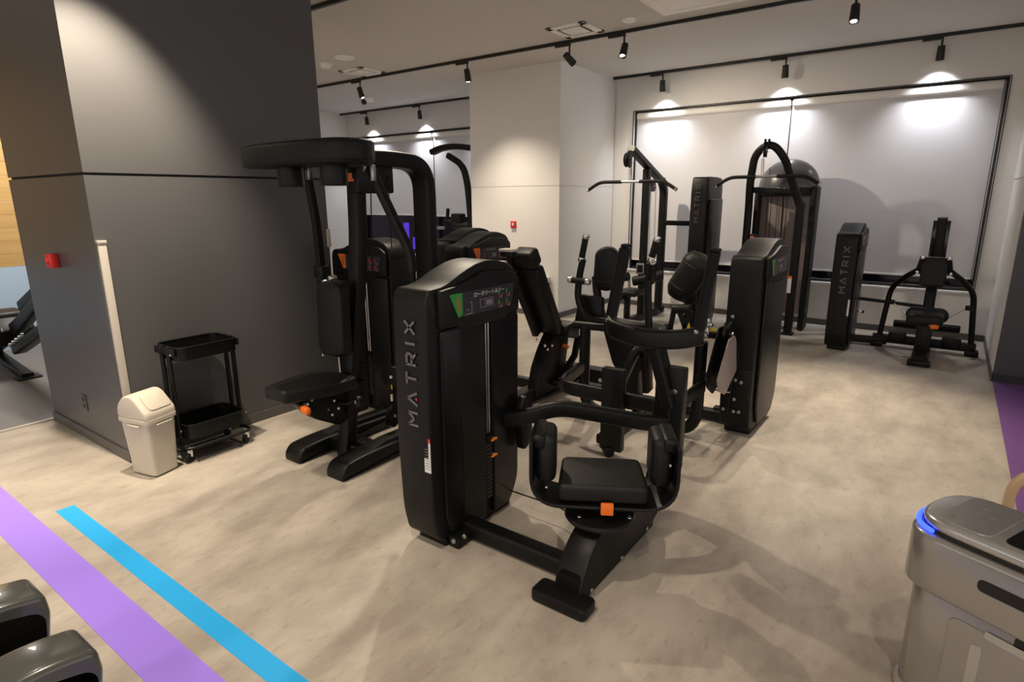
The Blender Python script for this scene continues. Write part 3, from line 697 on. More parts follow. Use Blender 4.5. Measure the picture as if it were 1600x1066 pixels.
bolts(t, [(X3+.0, 4.27, .155), (X3+.09, 4.36, .155), (X3+.09, 4.27, .155)], (0, 0, 1), .012, STEEL)
B().sweep([(X3-.3, 4.72, .10), (X3+.5, 4.72, .10)], rrect(.12, .14, .02)).obj('cross_beam', BLK, t)
B().cyl((X3-.12, 3.62, .12), (X3-.10, 3.62, .30), .04, 14, .008).obj('pivot_stub', BLK, t)
B().sweep([(-3.4, 4.3, .05), (X3-.1, 4.3, .05)], rrect(.08, .08, .012)).obj('base_tube', BLK, t)

# tower of a further machine behind it
t = thing('weight_stack_machine', 'black weight tower mostly hidden behind the leg machine, left of the column', 'gym machine', (-4.05, 4.7, 0))
tower(t, (-3.90, 4.35, 0), (0, 1, 0), (1, 0, 0), ORG, letters=None, pegs=False)
B().sweep([(-4.3, 4.5, .05), (-5.0, 4.5, .05)], rrect(.08, .08, .012)).obj('base_tube', BLK, t)
B().box((-4.7, 4.55, .48), (.4, .4, .09), None, .03, 3).obj('seat', PAD, t); B().box((-4.7, 4.55, .25), (.1, .1, .42), None, .01).obj('seat_post', BLK, t)

# ================================================================== MACHINE 4: lateral raise (middle)
t = thing('lateral_raise_machine', 'middle black machine with two rounded arm pads, chrome tipped grips and footrest rail', 'gym machine', (-1.6, 4.1, 0))
tower(t, (-.97, 4.22, 0), (0, 1, 0), (1, 0, 0), GRN, letters=None, pegs=False, slot=False)
Y4 = 4.02
# U frame
q = [at(912, 505, Y=Y4), V((-2.22, Y4, .04)), V((-1.30, Y4, .04)), at(1104, 535, Y=Y4)]
q[0].x = -2.22; q[3].x = -1.30
B().sweep(fil(q, .18, 8), circ(.043, 14), (0, 1, 0)).obj('upright_frame', BLK, t)
B().sweep([(-1.32, 4.5, .06), (-1.05, 4.5, .06)], rrect(.08, .08, .012)).obj('base_tube', BLK, t)
B().sweep([(-1.78, 3.5, .05), (-1.78, 4.45, .05), ], rrect(.09, .07, .012)).obj('base_beam', BLK, t)
B().sweep([(-2.1, 4.45, .05), (-1.1, 4.45, .05)], rrect(.09, .07, .012)).obj('base_beam', BLK, t)
# footrest rail
zr = .40
rl = fil([(-2.22, Y4, zr), (-2.11, 3.44, zr), (-1.27, 3.44, zr), (-1.27, Y4, zr)], .14, 8)
B().sweep(rl, rrect(.04, .10, .018)).obj('footrest_rail', BLK, t)
B().box((-1.655, 3.40, .33), (.155, .06, .57), None, .008).obj('center_plate', BLK, t)
bolts(t, [(-1.775, 3.44, .50), (-1.775, 3.44, .31), (-1.605, 3.41, .5), (-1.605, 3.41, .30)], (0, -1, 0), .014, STEEL)
B().cyl((-1.72, 3.44, .035), (-1.65, 3.36, .035), .035, 14, .006).obj('foot_end', BLK, t)
for x in (-2.22, -1.30): bolts(t, [(x+.04, Y4-.02, zr+.10), (x-.02, Y4-.05, zr-.07)], (.3, -1, 0), .015, BLK)
# seat and back shroud
B().cyl((-2.13, 4.06, .745), (-1.60, 4.06, .735), .062, 22, .025).obj('seat', PAD, t)
B().cyl((-1.64, 4.08, .70), (-1.55, 4.08, .70), .10, 26, .035).obj('seat_end', PAD, t)
sh = rpoly([(-.19, 0), (.19, 0), (.15, -.26), (.11, -.30), (-.06, -.30), (-.10, -.26)], [.02, .02, .05, .03, .03, .05], 4)
B().prism(sh, (-1.88, 4.02, .70), (1, 0, 0), (0, 0, 1), (0, 1, 0), .12, .02, 3).obj('seat_shroud', SHR, t)
B().box((-1.84, 4.12, .40), (.12, .14, .62), None, .015).obj('seat_post', BLK, t)
hk = [at(968, 605, Y=3.7), at(988, 560, Y=3.75), at(999, 547, Y=3.8), at(1009, 556, Y=3.85), at(1012, 610, Y=3.9)]
B().sweep(crom(hk), rrect(.05, .11, .02), (0, 1, 0)).obj('pivot_lever', BLK, t)
# left bracket, grips
lb = [(-.15, -.16), (.15, -.16), (.17, -.12), (.12, .15), (-.04, .17), (-.12, -.02)]
c = at(917, 487, Y=4.02); B().prism(rpoly([(-.12, -.13), (.13, -.13), (.13, .12), (-.07, .13)], .02, 3), c, (1, 0, 0), (0, 0, 1), (0, 1, 0), .05, .01).obj('left_bracket', BLK, t)
B().sweep([at(898, 507, Y=4.02), at(952, 512, Y=4.02)], circ(.035, 12)).obj('bracket_tube', BLK, t)
lh = fil([at(950, 501, Y=3.95), at(917, 499, Y=3.95), at(902, 470, Y=3.95), at(905, 432, Y=3.95), at(911, 405, Y=3.95)], .13)
B().tube(lh, .026, (0, 1, 0)).obj('handle_arm', BLK, t)
B().tube(fil([at(1014, 512, Y=3.95), at(1012, 452, Y=3.95), at(1016, 412, Y=3.95)], .08), .026, (0, 1, 0)).obj('handle_arm', BLK, t)
def grip(a, b_, y, rings=True):
    p0, p1 = at(*a, Y=y), at(*b_, Y=y); g = B().cyl(p0, p1, .024, 14, .004).obj('hand_grip', GRIP, t); dd = (p1-p0).normalized()
    for e, s_ in ((p0, 1), (p1, -1)): B().cyl(e-dd*.004*s_, e+dd*.03*s_, .0255, 14, .004).obj('grip_ring', CHR, g)
grip((916, 367), (908, 408), 3.95); grip((1027, 371), (1017, 408), 3.95)
grip((889, 437), (921, 441), 3.9); 
p0 = at(1020, 410, Y=3.8); p1 = at(1017, 440, Y=4.0); g = B().cyl(p0, p1, .03, 14, .006).obj('hand_grip', GRIP, t); B().cyl(p0+V((0, -.006, .006)), p0+V((0, .02, -.01)), .024, 14, .005).obj('grip_ring', CHR, g)
# pads
pc = at(946, 421, Y=4.2)
stad = [(.096*math.cos(rad(a)), (.085 if a < 180 else -.085)+.09*math.sin(rad(a))) for a in list(range(0, 181, 12))+list(range(180, 361, 12))]
po = B().prism(stad, pc, (.97, .2, 0), (0, 0, 1), (-.2, .97, 0), .10, .025, 4).obj('arm_pad', PAD, t)
B().box(pc+V((0, -.002, -.10)), (.19, .02, .008), rad(11), .003).obj('pad_seam', PAD, po)
q0, q1 = at(1092, 408, Y=4.2), at(1066, 450, Y=4.2)
dd = (q1-q0).normalized()
po = B().lathe([(.03, -.055), (.075, -.04), (.103, .0), (.105, .02), (.105, .24), (.102, .26), (.075, .305), (.03, .32)], q0+dd*.0, dd, 28).obj('arm_pad', PAD, t)
for k in (.035, .215): B().lathe([(.104, -.004), (.1085, 0), (.104, .004)], q0+dd*k, dd, 28).obj('pad_seam', PAD, po)
B().sweep(fil([at(931, 432, Y=4.25), at(933, 460, Y=4.22), at(945, 512, Y=4.1)], .1), rrect(.06, .05, .015), (0, 1, 0)).obj('pad_arm', BLK, t)
B().sweep(fil([at(982, 432, Y=4.25), at(960, 436, Y=4.25)], .1), circ(.035, 12)).obj('pad_arm', BLK, t)
B().sweep([at(1082, 440, Y=4.28), at(1080, 505, Y=4.26)], rrect(.10, .06, .012), (0, 1, 0)).obj('pad_arm', BLK, t)
# right lever bracket
B().cyl(at(1051, 483, Y=4.1), at(1079, 483, Y=4.1), .035, 16, .008).obj('lever_roller', PAD, t)
for a, b_ in (((1053, 484), (1047, 516)), ((1062, 488), (1072, 516)), ((1079, 486), (1069, 516))):
    B().sweep([at(*a, Y=4.1), at(*b_, Y=4.1)], rrect(.035, .025, .006), (0, 1, 0)).obj('lever_strut', BLK, t)
c = at(1076, 510, Y=4.05); B().prism([(-.015, -.02), (.015, -.02), (0, .03)], c, (1, 0, 0), (0, 0, 1), (0, 1, 0), .002).obj('yellow_sticker', YEL, t)
c = at(1114, 515, Y=4.12); B().prism([(-.025, -.012), (.03, -.012), (.015, .014), (-.015, .014)], c, (1, 0, 0), (0, 0, 1), (0, 1, 0), .002).obj('yellow_sticker', YEL, t)
B().cyl(at(1106, 522, Y=4.2), at(1150, 526, Y=4.3), .033, 16, .004).obj('drive_shaft', BLK, t)
ch = B()
for q in ((1108, 502), (1111, 508), (1106, 518), (1103, 524)):
    c = at(*q, Y=4.1); ch.cyl(c, c+V((0, -.03, 0)), .02, 10, .004)
ch.sweep([at(1109, 500, Y=4.1), at(1103, 526, Y=4.1)], rrect(.016, .02, .004), (0, 1, 0)); ch.obj('chrome_linkage', CHR, t)
# pulley arm on the end of the tower
ax = V((.95, .3, 0))
x0 = at(1140, 560, Y=4.08).x
pulley(t, at(1139, 522, X=x0-.015), (1, 0, 0), .092, .04)
for off, m, q in ((-.055, BLK, [(1122, 512), (1134, 508), (1140, 520), (1122, 600), (1112, 616), (1103, 606), (1102, 588)]),
                  (.03, TAUPE, [(1138, 530), (1147, 524), (1149, 532), (1149, 578), (1131, 617), (1121, 612), (1119, 596)])):
    pts = [at(x_, y_, X=x0+off) for x_, y_ in q]; o_ = pts[0]
    B().prism(rpoly([((p-o_).y, (p-o_).z) for p in pts], .02, 3), o_, (0, 1, 0), (0, 0, 1), (1, 0, 0), .008, .002, 1).obj('pulley_plate', m, t)
xx = at(1140, 560, Y=4.08).x
for q in ((1122, 593), (1126, 611)):
    c = at(*q, Y=3.97); B().cyl(c+V((-.06, 0, 0)), c+V((.06, .0, 0)), .006, 8).obj('plate_rod', CHR, t)
B().tube(crom([at(1146, 520, Y=4.08), at(1153, 560, Y=4.14), at(1143, 600, Y=4.17), at(1136, 645, Y=4.19)]), .006, seg=6).obj('cable', BLK, t)
B().box((-1.075, 4.205, .40), (.15, .012, .22), None, .01).obj('mount_plate', BLK, t)
bolts(t, [at(1145, 495, Y=4.2), at(1149, 594, Y=4.2), at(1158, 598, Y=4.2), at(1147, 624, Y=4.2), at(1130, 639, Y=4.2), at(1146, 643, Y=4.2), at(1154, 644, Y=4.2)], (0, -1, 0), .013, STEEL)

# ================================================================== MACHINE 5: lat pulldown left (back)
t = thing('lat_pulldown_machine', 'black lat pulldown with sloping top arm and hanging bar, beside the white column', 'gym machine', (-3.2, 7.8, 0))
XA = -3.4
tipA, endA = at(989, 236, X=XA), at(1038, 288, X=XA)
B().sweep([tipA+V((0, -.06, .03)), endA], rrect(.075, .10, .012), (1, 0, 0)).obj('top_arm', BLK, t)
B().sweep(fil([endA+V((0, -.12, .06)), endA+V((0, .0, -.06)), (XA, endA.y+.0, .03)], .12), rrect(.09, .10, .012), (1, 0, 0)).obj('rear_post', BLK, t)
p1 = at(1011, 268, X=XA)
B().sweep([(XA, p1.y, p1.z+.03), (XA, p1.y, .03)], rrect(.09, .09, .012), (1, 0, 0)).obj('front_post', BLK, t)
B().sweep([(XA, 6.85, .05), (XA, 8.5, .05)], rrect(.10, .09, .012)).obj('base_beam', BLK, t)
pb = at(981, 250, X=XA); pulley(t, pb, (1, 0, 0), .09, .04)
B().prism(rpoly([(-.08, .10), (.06, .12), (.07, -.06), (0, -.11), (-.06, -.05)], .03, 3), pb+V((.02, 0, 0)), (0, 1, 0), (0, 0, 1), (1, 0, 0), .012, .002).obj('pulley_cover', SHR, t)
pulley(t, at(1020, 291, X=XA), (1, 0, 0), .075, .03)
pulley(t, at(1006, 408, X=XA+.02), (1, 0, 0), .08, .03)
yb = pb.y-.06
B().sweep([at(984, 264, Y=yb), at(985, 283, Y=yb)], circ(.013, 8), (0, 1, 0)).obj('snap_hook', CHR, t)
def latbar(t, cx, y, cz, half, drop, px=None):
    pth = fil([(cx-half, y, cz-drop), (cx-half*.72, y, cz), (cx+half*.72, y, cz), (cx+half, y, cz-drop)], .08)
    B().tube(pth, .016, (0, 1, 0)).obj('pull_bar', STEEL, t)
    for s_ in (-1, 1):
        pth = fil([(cx+s_*half*.98, y, cz-drop*.95), (cx+s_*half*.72, y, cz), (cx+s_*half*.2, y, cz)], .08)
        g = B().tube(pth, .021, (0, 1, 0)).obj('bar_grip', GRIP, t)
        B().cyl((cx+s_*half*.975, y, cz-drop*.93), (cx+s_*half*1.01, y, cz-drop*1.03), .024, 12, .003).obj('end_cap', CHR, g)
c = at(985, 284, Y=yb); latbar(t, c.x, yb, c.z, .60, .10)
for px in (1014, 1022): B().cyl(at(px+3, 290, X=XA), at(px-2, 440, X=XA), .005, 6).obj('cable', STEEL, t)
B().sweep([(XA, endA.y, 1.33), (-2.68, endA.y, 1.33)], rrect(.07, .07, .01)).obj('cross_beam', BLK, t)
B().box((XA, 7.42, .44), (.30, .40, .07), None, .025, 3).obj('seat', PAD, t)
B().sweep([(XA-.05, 7.05, .40), (XA, 7.9, .40)], rrect(.07, .06, .01)).obj('seat_beam', BLK, t)
B().box((XA, 7.3, .22), (.07, .07, .38), None, .008).obj('seat_post', BLK, t)
c = at(1010, 432, X=XA+.1)
B().cyl(at(988, 440, Y=7.45), at(1036, 430, Y=7.6), .065, 20, .02).obj('thigh_roller', PAD, t)
B().box(at(1000, 420, Y=7.5), (.10, .05, .15), rad(20), .01).obj('roller_clamp', STEEL, t); B().box(at(1000, 420, Y=7.46), (.075, .03, .10), rad(20), .008).obj('clamp_inset', BLK, t)
B().cyl(at(983, 437, Y=7.4), at(983, 460, Y=7.4), .018, 10).obj('adjust_post', STEEL, t)
tower(t, (-2.47, 7.50, 0), (0, 1, 0), (1, 0, 0), ORG, L=.62, w=.22, letters=None, pegs=False, ztop=1.935, hump=False, slot=False)
lettering(t, (-2.47-.13+.03, 7.485, 1.38), (0, 0, 1), (-1, 0, 0), (0, -1, 0), .46, .06, LETD)

# ================================================================== MACHINE 6: lat pulldown arch (back middle)
t = thing('lat_pulldown_machine', 'black pulldown machine with arched frame and grey dome top at the window', 'gym machine', (-1.8, 8.0, 0))
YA = 7.95
XL6, XR6 = -2.10, -1.50
B().sweep(fil([(XL6, YA, .03), (XL6, YA, 1.6), at(1172, 285, Y=YA-.1), at(1180, 240, Y=YA-.15), at(1205, 222, Y=YA-.2), at(1226, 245, Y=YA-.15), at(1240, 290, Y=YA-.05), (XR6, YA, 1.55), (XR6, YA, 1.45)], [.2, .15, .2, .12, .2, .15, .1]), rrect(.085, .085, .025), (0, 1, 0)).obj('arch_frame', BLK, t)
B().sweep([(XR6, YA, 1.62), (XR6, YA, .0)], rrect(.09, .10, .012), (0, 1, 0)).obj('frame_post', BLK, t)
for x in (XL6, XR6): B().box((x, YA, .012), (.13, .15, .024), None, .005).obj('foot_plate', BLK, t)
B().sweep([at(1177, 297, Y=YA), at(1246, 299, Y=YA)], rrect(.06, .07, .01)).obj('cross_bar', BLK, t)
# domed enclosure
Y6 = 8.22
dm = []
cx6 = -1.745; hw = .36
for k in range(17):
    a = math.pi*k/16; dm.append((cx6+hw*math.cos(a), 1.80+.37*math.sin(a)))
b = B(); bm = bmesh.new(); bmesh.ops.create_uvsphere(bm, u_segments=28, v_segments=16, radius=1)
for v in bm.verts: v.co = V((v.co.x*hw, v.co.y*.27, max(-.25, v.co.z)*.35))
b._add(bm, Matrix.Translation(V((cx6, Y6+.16, 1.80)))); b.obj('dome_cover', DOME, t)
b = B(); pth = [V((cx6+(hw+.003)*math.cos(math.pi*k/16), Y6+.16-.272*math.sin(math.pi*k/16), 1.745)) for k in range(17)]
b.sweep(pth, rrect(.012, .10, .004)).obj('dome_lip', BLK, t)
B().prism(rpoly([(cx6-.30, .2), (cx6+.30, .2), (cx6+.30, 1.72), (cx6+.2, 1.83), (cx6-.2, 1.83), (cx6-.30, 1.72)], .05, 4), (0, Y6+.10, 0), (1, 0, 0), (0, 0, 1), (0, 1, 0), .12, .005).obj('back_panel', TAUPE, t)
for s_ in (-1, 1): B().box((cx6+s_*(hw-.03), Y6+.12, .91), (.07, .26, 1.80), None, .02, 3).obj('side_column', BLK if s_ < 0 else SHR, t)
pulley(t, at(1196, 237, Y=YA-.25), (1, .2, 0), .07, .04)
for dx in (-.02, .02):
    c = at(1199+dx*150, 222, Y=YA-.22); B().box(c, (.02, .05, .07), None, .006).obj('pulley_lug', BLK, t)
B().sweep([at(1192, 248, Y=7.65), at(1191, 275, Y=7.65)], circ(.016, 8), (0, 1, 0)).obj('snap_hook', CHR, t)
c = at(1194, 276, Y=7.65); latbar(t, at(1197, 280, Y=7.65).x, 7.65, c.z, .585, .10)
B().box(at(1216, 285, Y=Y6), (.05, .06, .14), None, .02, 3).obj('cable_guide', BLK, t)
for a, b_, r_ in (((1203, 262), (1194, 385), .004), ((1207, 290), (1200, 385), .004), ((1216, 300), (1210, 385), .004), ((1226, 290), (1218, 385), .008), ((1231, 300), (1224, 385), .004)):
    B().cyl(at(*a, Y=Y6-.02), at(*b_, Y=Y6-.02), r_, 6).obj('cable', BLK, t)
c = at(1178, 381, Y=YA-.08); B().box(c, (.115, .012, .24), None, .006).obj('instruction_plate', BLK, t)
for q, m in (((1175, 372), ORG), ((1182, 377), YEL), ((1178, 389), ORG)):
    B().cyl(at(*q, Y=YA-.087), at(*q, Y=YA-.092), .025, 14).obj('plate_picture', m, t)
c = at(1233, 446, Y=YA-.06); B().box(c, (.045, .004, .19)).obj('warning_sticker', WHT, t); B().box(c+V((0, -.001, .10)), (.045, .004, .03)).obj('sticker_header', ORG, t)
B().cyl((-2.05, 7.35, .62), (-1.6, 7.35, .62), .07, 20, .025).obj('thigh_roller', PAD, t); B().box((-1.8, 7.2, .44), (.34, .4, .08), None, .03, 3).obj('seat', PAD, t)
B().box((-1.8, 7.4, .3), (.08, .08, .58), None, .01).obj('seat_post', BLK, t); B().sweep([(-1.8, 7.0, .05), (-1.8, 8.2, .05)], rrect(.1, .09, .01)).obj('base_beam', BLK, t)
bolts(t, [at(1240, 505, Y=YA-.05), at(1241, 460, Y=YA-.05), at(1258, 322, Y=YA-.05)], (1, 0, 0), .012, BLK)

# ================================================================== MACHINE 7: chest press (back right)
t = thing('chest_press_machine', 'black press machine by the right wall with curved arms, centre pad and orange lever', 'gym machine', (-.4, 7.75, 0))
tower(t, (-.765, 7.35, 0), (0, 1, 0), (1, 0, 0), ORG, sticker=False, pegs=False, letter_m=LET)
B().box((-.80, 7.338, .50), (.018, .003, .18)).obj('warning_sticker', WHT, t)
XC = -.09
B().sweep([(XC, 8.05, .03), (XC+.01, 8.02, .95), (XC, 8.0, 1.46)], rrect(.185, .09, .015), (1, 0, 0)).obj('center_column', BLK, t)
B().box((XC, 7.945, 1.20), (.155, .012, .46), None, .006).obj('column_plate', GLOSSB, t)
B().sweep(fil([(XC-.0, 7.96, .95), (XC, 7.78, .72), (XC, 7.72, .40)], .15), rrect(.10, .10, .03), (1, 0, 0)).obj('pad_column', BLK, t)
B().prism(rpoly([(-.105, -.17), (.105, -.17), (.125, .06), (.085, .14), (-.085, .14), (-.125, .06)], .03, 4), (XC, 7.66, .93), (1, 0, 0), (0, .1, 1), (0, -1, 0), .07, .02, 3).obj('back_pad', PAD, t)
B().box((XC-.01, 7.46, .445), (.32, .30, .11), None, .035, 4).obj('seat', PAD, t)
B().prism(rpoly([(-.17, -.02), (.17, -.02), (.20, .06), (.15, .13), (-.15, .13), (-.20, .06)], .04, 4), (XC, 7.64, .40), (1, 0, 0), (0, 0, 1), (0, 1, 0), .04, .008).obj('seat_back_plate', BLK, t)
B().box((XC, 7.50, .22), (.14, .16, .42), None, .02).obj('seat_post', BLK, t)
B().sweep([(XC, 7.15, .05), (XC, 8.15, .05)], rrect(.15, .10, .02)).obj('base_beam', BLK, t)
B().box((XC, 7.16, .03), (.2, .1, .06), None, .012).obj('foot', BLK, t)
lv = at(1460, 511, Y=7.32); B().box(lv, (.075, .04, .05), rad(10), .015, 3).obj('seat_lever', ORG, t); B().cyl(lv+V((-.02, 0, 0)), lv+V((-.12, .05, .02)), .006, 8).obj('lever_rod', STEEL, t)
B().sweep([(-.78, 7.9, .06), (XC-.35, 7.95, .06)], rrect(.08, .08, .01)).obj('base_tube', BLK, t)
B().sweep([(-.58, 7.95, .09), (.38, 7.95, .09)], rrect(.09, .09, .012)).obj('pivot_tube', BLK, t)
for s_ in (-1, 1):
    B().box((XC+s_*.25, 7.95, .12), (.17, .14, .12), None, .012).obj('pivot_sleeve', BLK, t)
    B().cyl((XC+s_*.32, 8.25, .22), (XC+s_*.06, 8.25, .22), .045, 16, .015).obj('foot_peg', GRIP, t)
    ap = fil([(XC+s_*.43, 7.95, .06), (XC+s_*.375, 7.93, .68), (XC+s_*.24, 7.75, .84), (XC+s_*.145, 7.64, .92)], [.10, .06])
    arm = B().sweep(ap, rrect(.055, .075, .02), (0, 1, 0)).obj('press_arm', BLK, t)
    g0, g1 = V((XC+s_*.145, 7.64, .90)), V((XC+s_*.115, 7.60, 1.06)); g = B().cyl(g0, g1, .022, 14, .003).obj('hand_grip', GRIP, t)
    for e in (g0, g1): B().cyl(e-V((0, 0, .016)), e+V((0, 0, .016)), .027, 14, .004).obj('grip_ring', CHR, g)
    B().box((XC+s_*.35, 7.92, .52), (.06, .06, .05), None, .01).obj('cable_lug', BLK, t)
    B().cyl((XC+s_*.33, 7.92, .51), (XC+s_*.16, 7.75, .40), .005, 6).obj('cable', STEEL, t)
    B().box((XC+s_*.44, 7.95, .03), (.12, .16, .06), None, .01).obj('foot', BLK, t)
B().cyl((-.77, 8.0, .52), (XC, 8.0, .48), .02, 10).obj('stay_rod', BLK, t)
c = at(1339, 486, X=-.75); B().cyl(c, c+V((.05, 0, 0)), .014, 10, .003).obj('selector_pin', CHR, t); B().cyl(c+V((.05, 0, 0)), c+V((.07, 0, -.005)), .018, 10, .003).obj('pin_knob', BLK, t)

# ================================================================== far left machine behind the column
t = thing('arm_machine', 'distant black machine with arched top arm between the big boom and the column', 'gym machine', (-6.6, 7.6, 0))
Y8 = 7.7
B().sweep(crom([at(676, 238, Y=Y8), at(690, 232, Y=Y8), at(712, 229, Y=Y8), at(740, 232, Y=Y8), at(770, 240, Y=Y8)]), rrect(.09, .16, .03), (0, 1, 0)).obj('top_housing', SHR, t)
B().sweep(fil([at(700, 243, Y=Y8), at(724, 258, Y=Y8), at(731, 290, Y=Y8), at(736, 345, Y=Y8), V((at(736, 345, Y=Y8).x, Y8, .03))], .2), rrect(.09, .09, .02), (0, 1, 0)).obj('upright', BLK, t)
B().box(at(716, 341, Y=Y8), (.26, .15, .16), rad(-15), .03).obj('pad', PAD, t); B().box(at(722, 352, Y=Y8), (.36, .15, .10), rad(10), .03).obj('pad', PAD, t)
B().sweep([at(700, 326, Y=Y8), at(699, 343, Y=Y8)], circ(.03, 10), (0, 1, 0)).obj('hand_grip', GRIP, t)
B().sweep([at(696, 346, Y=Y8), at(728, 358, Y=Y8)], rrect(.1, .08, .02), (0, 1, 0)).obj('arm', BLK, t)
B().sweep([at(676, 357, Y=Y8), at(694, 356, Y=Y8)], circ(.025, 10), (0, 1, 0)).obj('rear_grip', STEEL, t)
B().box((-6.55, Y8, .5), (.5, .3, .9), None, .05).obj('weight_tower', SHR, t); B().box((-6.6, Y8, .04), (1.0, .7, .08), None, .02).obj('base_frame', BLK, t)

# ================================================================== dark block fittings
t = thing('emergency_call_box', 'small red call box on the left face of the dark block', 'alarm', at(90, 407, Y=BY0))
c = at(90, 407, Y=BY0); B().box(c+V((0, -.03, 0)), (.075, .06, .095), None, .01).obj('housing', RED, t); B().cyl(c+V((0, -.06, 0)), c+V((0, -.068, 0)), .022, 16, .003).obj('button', RED, t)
t = thing('wall_outlet', 'dark grey wall socket low on the left face of the dark block', 'socket', at(133, 629, Y=BY0))
c = at(133, 629, Y=BY0); B().box(c+V((0, -.004, 0)), (.075, .008, .12), None, .003).obj('plate', DARK, t)
for dz in (-.025, .025): B().box(c+V((0, -.009, dz)), (.03, .003, .03), None, .001).obj('socket', BASED, t)
t = thing('cable_trunking', 'cream vertical cable trunking on the corner of the dark block', 'trunking', (BX1+.015, BY0+.025, .08))
B().box((BX1+.012, BY0+.030, .76), (.024, .045, 1.37), None, .003).obj('cover', CREAM, t)
B().box((BX1+.014, BY0+.030, 1.45), (.030, .052, .02), None, .003).obj('end_cap', CREAM, t)
t = thing('fire_call_point', 'small red call point on the front of the white column', 'alarm', at(803, 351, Y=7.21))
c = at(803, 351, Y=7.20); B().box(c+V((0, -.012, 0)), (.085, .035, .10), None, .006).obj('housing', RED, t); B().box(c+V((0, -.031, .005)), (.03, .004, .035), None, .001).obj('button', WHT, t)
B().box(c+V((0, -.008, -.065)), (.08, .02, .02), None, .003).obj('base_plate', CASS, t)
c = V((-4.68, 7.20, .42)); t = thing('wall_dispenser', 'white wall box low on the white column, behind the tilted backrest', 'dispenser', c)
B().box(c+V((0, -.075, 0)), (.22, .15, .34), None, .015, 3).obj('housing', CASS, t); B().box(c+V((.113, -.05, .07)), (.004, .09, .025), None, .002).obj('slot', VDK, t); B().cyl(c+V((.11, -.04, -.11)), c+V((.116, -.04, -.11)), .01, 10).obj('button', VDK, t)
tag(B().box((-4.20, BY1-.01, (at(511, 358, X=-4.2).z+at(511, 386, X=-4.2).z)/2), (.02, .03, abs(at(511, 358, X=-4.2).z-at(511, 386, X=-4.2).z)), None, .003).obj('door_stop_plate', CREAM), 'pale vertical strip at the rear edge of the dark block', 'strip')

# ------------------------------------------------------------------ bin
t = thing('trash_can', 'beige swing lid trash can at the corner of the dark block', 'trash can', (-3.95, 1.53, 0))
BU = V((-.975, -.222, 0)); BV = V((-.28, .96, 0)).normalized(); bz = V((0, 0, 1)); BO = V((-3.82, 1.445, 0))
def quad_loft(rows, r, n=4):
    b = B(); bm = bmesh.new(); rings = []
    for (a0, a1, b0, b1, z) in rows:
        ring = []
        for x, y in rpoly([(a0, b0), (a1, b0), (a1, b1), (a0, b1)], r, n):
            q = BO+BU*x+BV*y+bz*z; ring.append(bm.verts.new(q))
        rings.append(ring)
    for A_, C_ in zip(rings, rings[1:]):
        for j in range(len(A_)): bm.faces.new((A_[j], A_[(j+1) % len(A_)], C_[(j+1) % len(A_)], C_[j]))
    bm.faces.new(rings[0][::-1]); bm.faces.new(rings[-1]); b._add(bm); return b
quad_loft([(.015, .215, .015, .17, .004), (.005, .225, .005, .18, .012), (-.012, .242, -.012, .195, .37), (-.012, .242, -.012, .195, .385)], .03).obj('body', BEIGE, t)
quad_loft([(.02, .21, .02, .165, 0), (.02, .21, .02, .165, .006)], .03).obj('foot_ring', BASED, t)
quad_loft([(-.022, .252, -.022, .205, .362), (-.022, .252, -.022, .205, .385)], .035).obj('rim', BEIGE, t)
lid = rpoly([(-.018, .38), (.248, .38), (.248, .455), (.175, .53), (.095, .535), (-.018, .425)], [.0, .0, .05, .08, .05, .05], 5)
lo = B().prism(lid, BO+BV*(-.016), BU, bz, BV, .215, .016, 3).obj('lid', BEIGE, t)
# swing flap on the slope
p0 = V((.092, .542)); p1 = V((-.012, .437)); fd = (BU*(p1.x-p0.x)+bz*(p1.y-p0.y)); fl = fd.length; fd.normalize(); fn = BV.cross(fd); fn = fn if fn.z > 0 else -fn
B().prism(rpoly([(-.165+.172, .025), (fl-.01, .025), (fl-.01, .185), (.007, .185)], .03, 4), BO+BU*p0.x+bz*(p0.y-.008), fd, BV, fn, .008, .003, 2).obj('swing_flap', BEIGE, lo)
B().box(BO+BU*.10+BV*(-.022)+bz*.345, (.0, .0, .0) if False else (.11, .012, .010), math.atan2(BU.y, BU.x), .004).obj('handle_lip', BEIGE, t)
B().box(BO+BU*(-.020)+BV*.10+bz*.345, (.11, .012, .010), math.atan2(BV.y, BV.x), .004).obj('handle_lip', BEIGE, t)

# ------------------------------------------------------------------ trolley
t = thing('utility_cart', 'black two tier utility trolley on casters against the dark block', 'trolley', (-4.0, 1.87, 0))
CX0, CX1, CY0, CY1 = -4.165, -3.87, 1.70, 2.10
def tray(z0, z1):
    b = B(); pol = rpoly([(CX0, CY0), (CX1, CY0), (CX1, CY1), (CX0, CY1)], .06, 6)
    path = [V((x, y, (z0+z1)/2)) for x, y in pol]
    b.sweep(path, rrect(.006, z1-z0, .002, 1), closed=True)
    b.sweep([V((x, y, z1)) for x, y in pol], circ(.006, 8), closed=True)
    o = b.obj('tray', BLK, t)
    B().prism(rpoly([(CX0+.004, CY0+.004), (CX1-.004, CY0+.004), (CX1-.004, CY1-.004), (CX0+.004, CY1-.004)], .06, 6), (0, 0, z0), (1, 0, 0), (0, 1, 0), (0, 0, 1), .004).obj('tray_bottom', BLK, o)
tray(.69, .775); tray(.155, .25)
for y in (CY0-.012, CY1+.012):
    for x in (CX0+.10, CX1-.10):
        B().box((x, y, .435), (.035, .022, .69), None, .008).obj('upright', BLK, t)
    B().box(((CX0+CX1)/2, y, .745), (.26, .02, .05), None, .008).obj('upright_cap', BLK, t)
    bolts(t, [((CX0+CX1)/2+.1, y+(.008 if y > 2 else -.008), .735), ((CX0+CX1)/2+.1, y+(.008 if y > 2 else -.008), .22)], (0, 1 if y > 2 else -1, 0), .008, CHR)
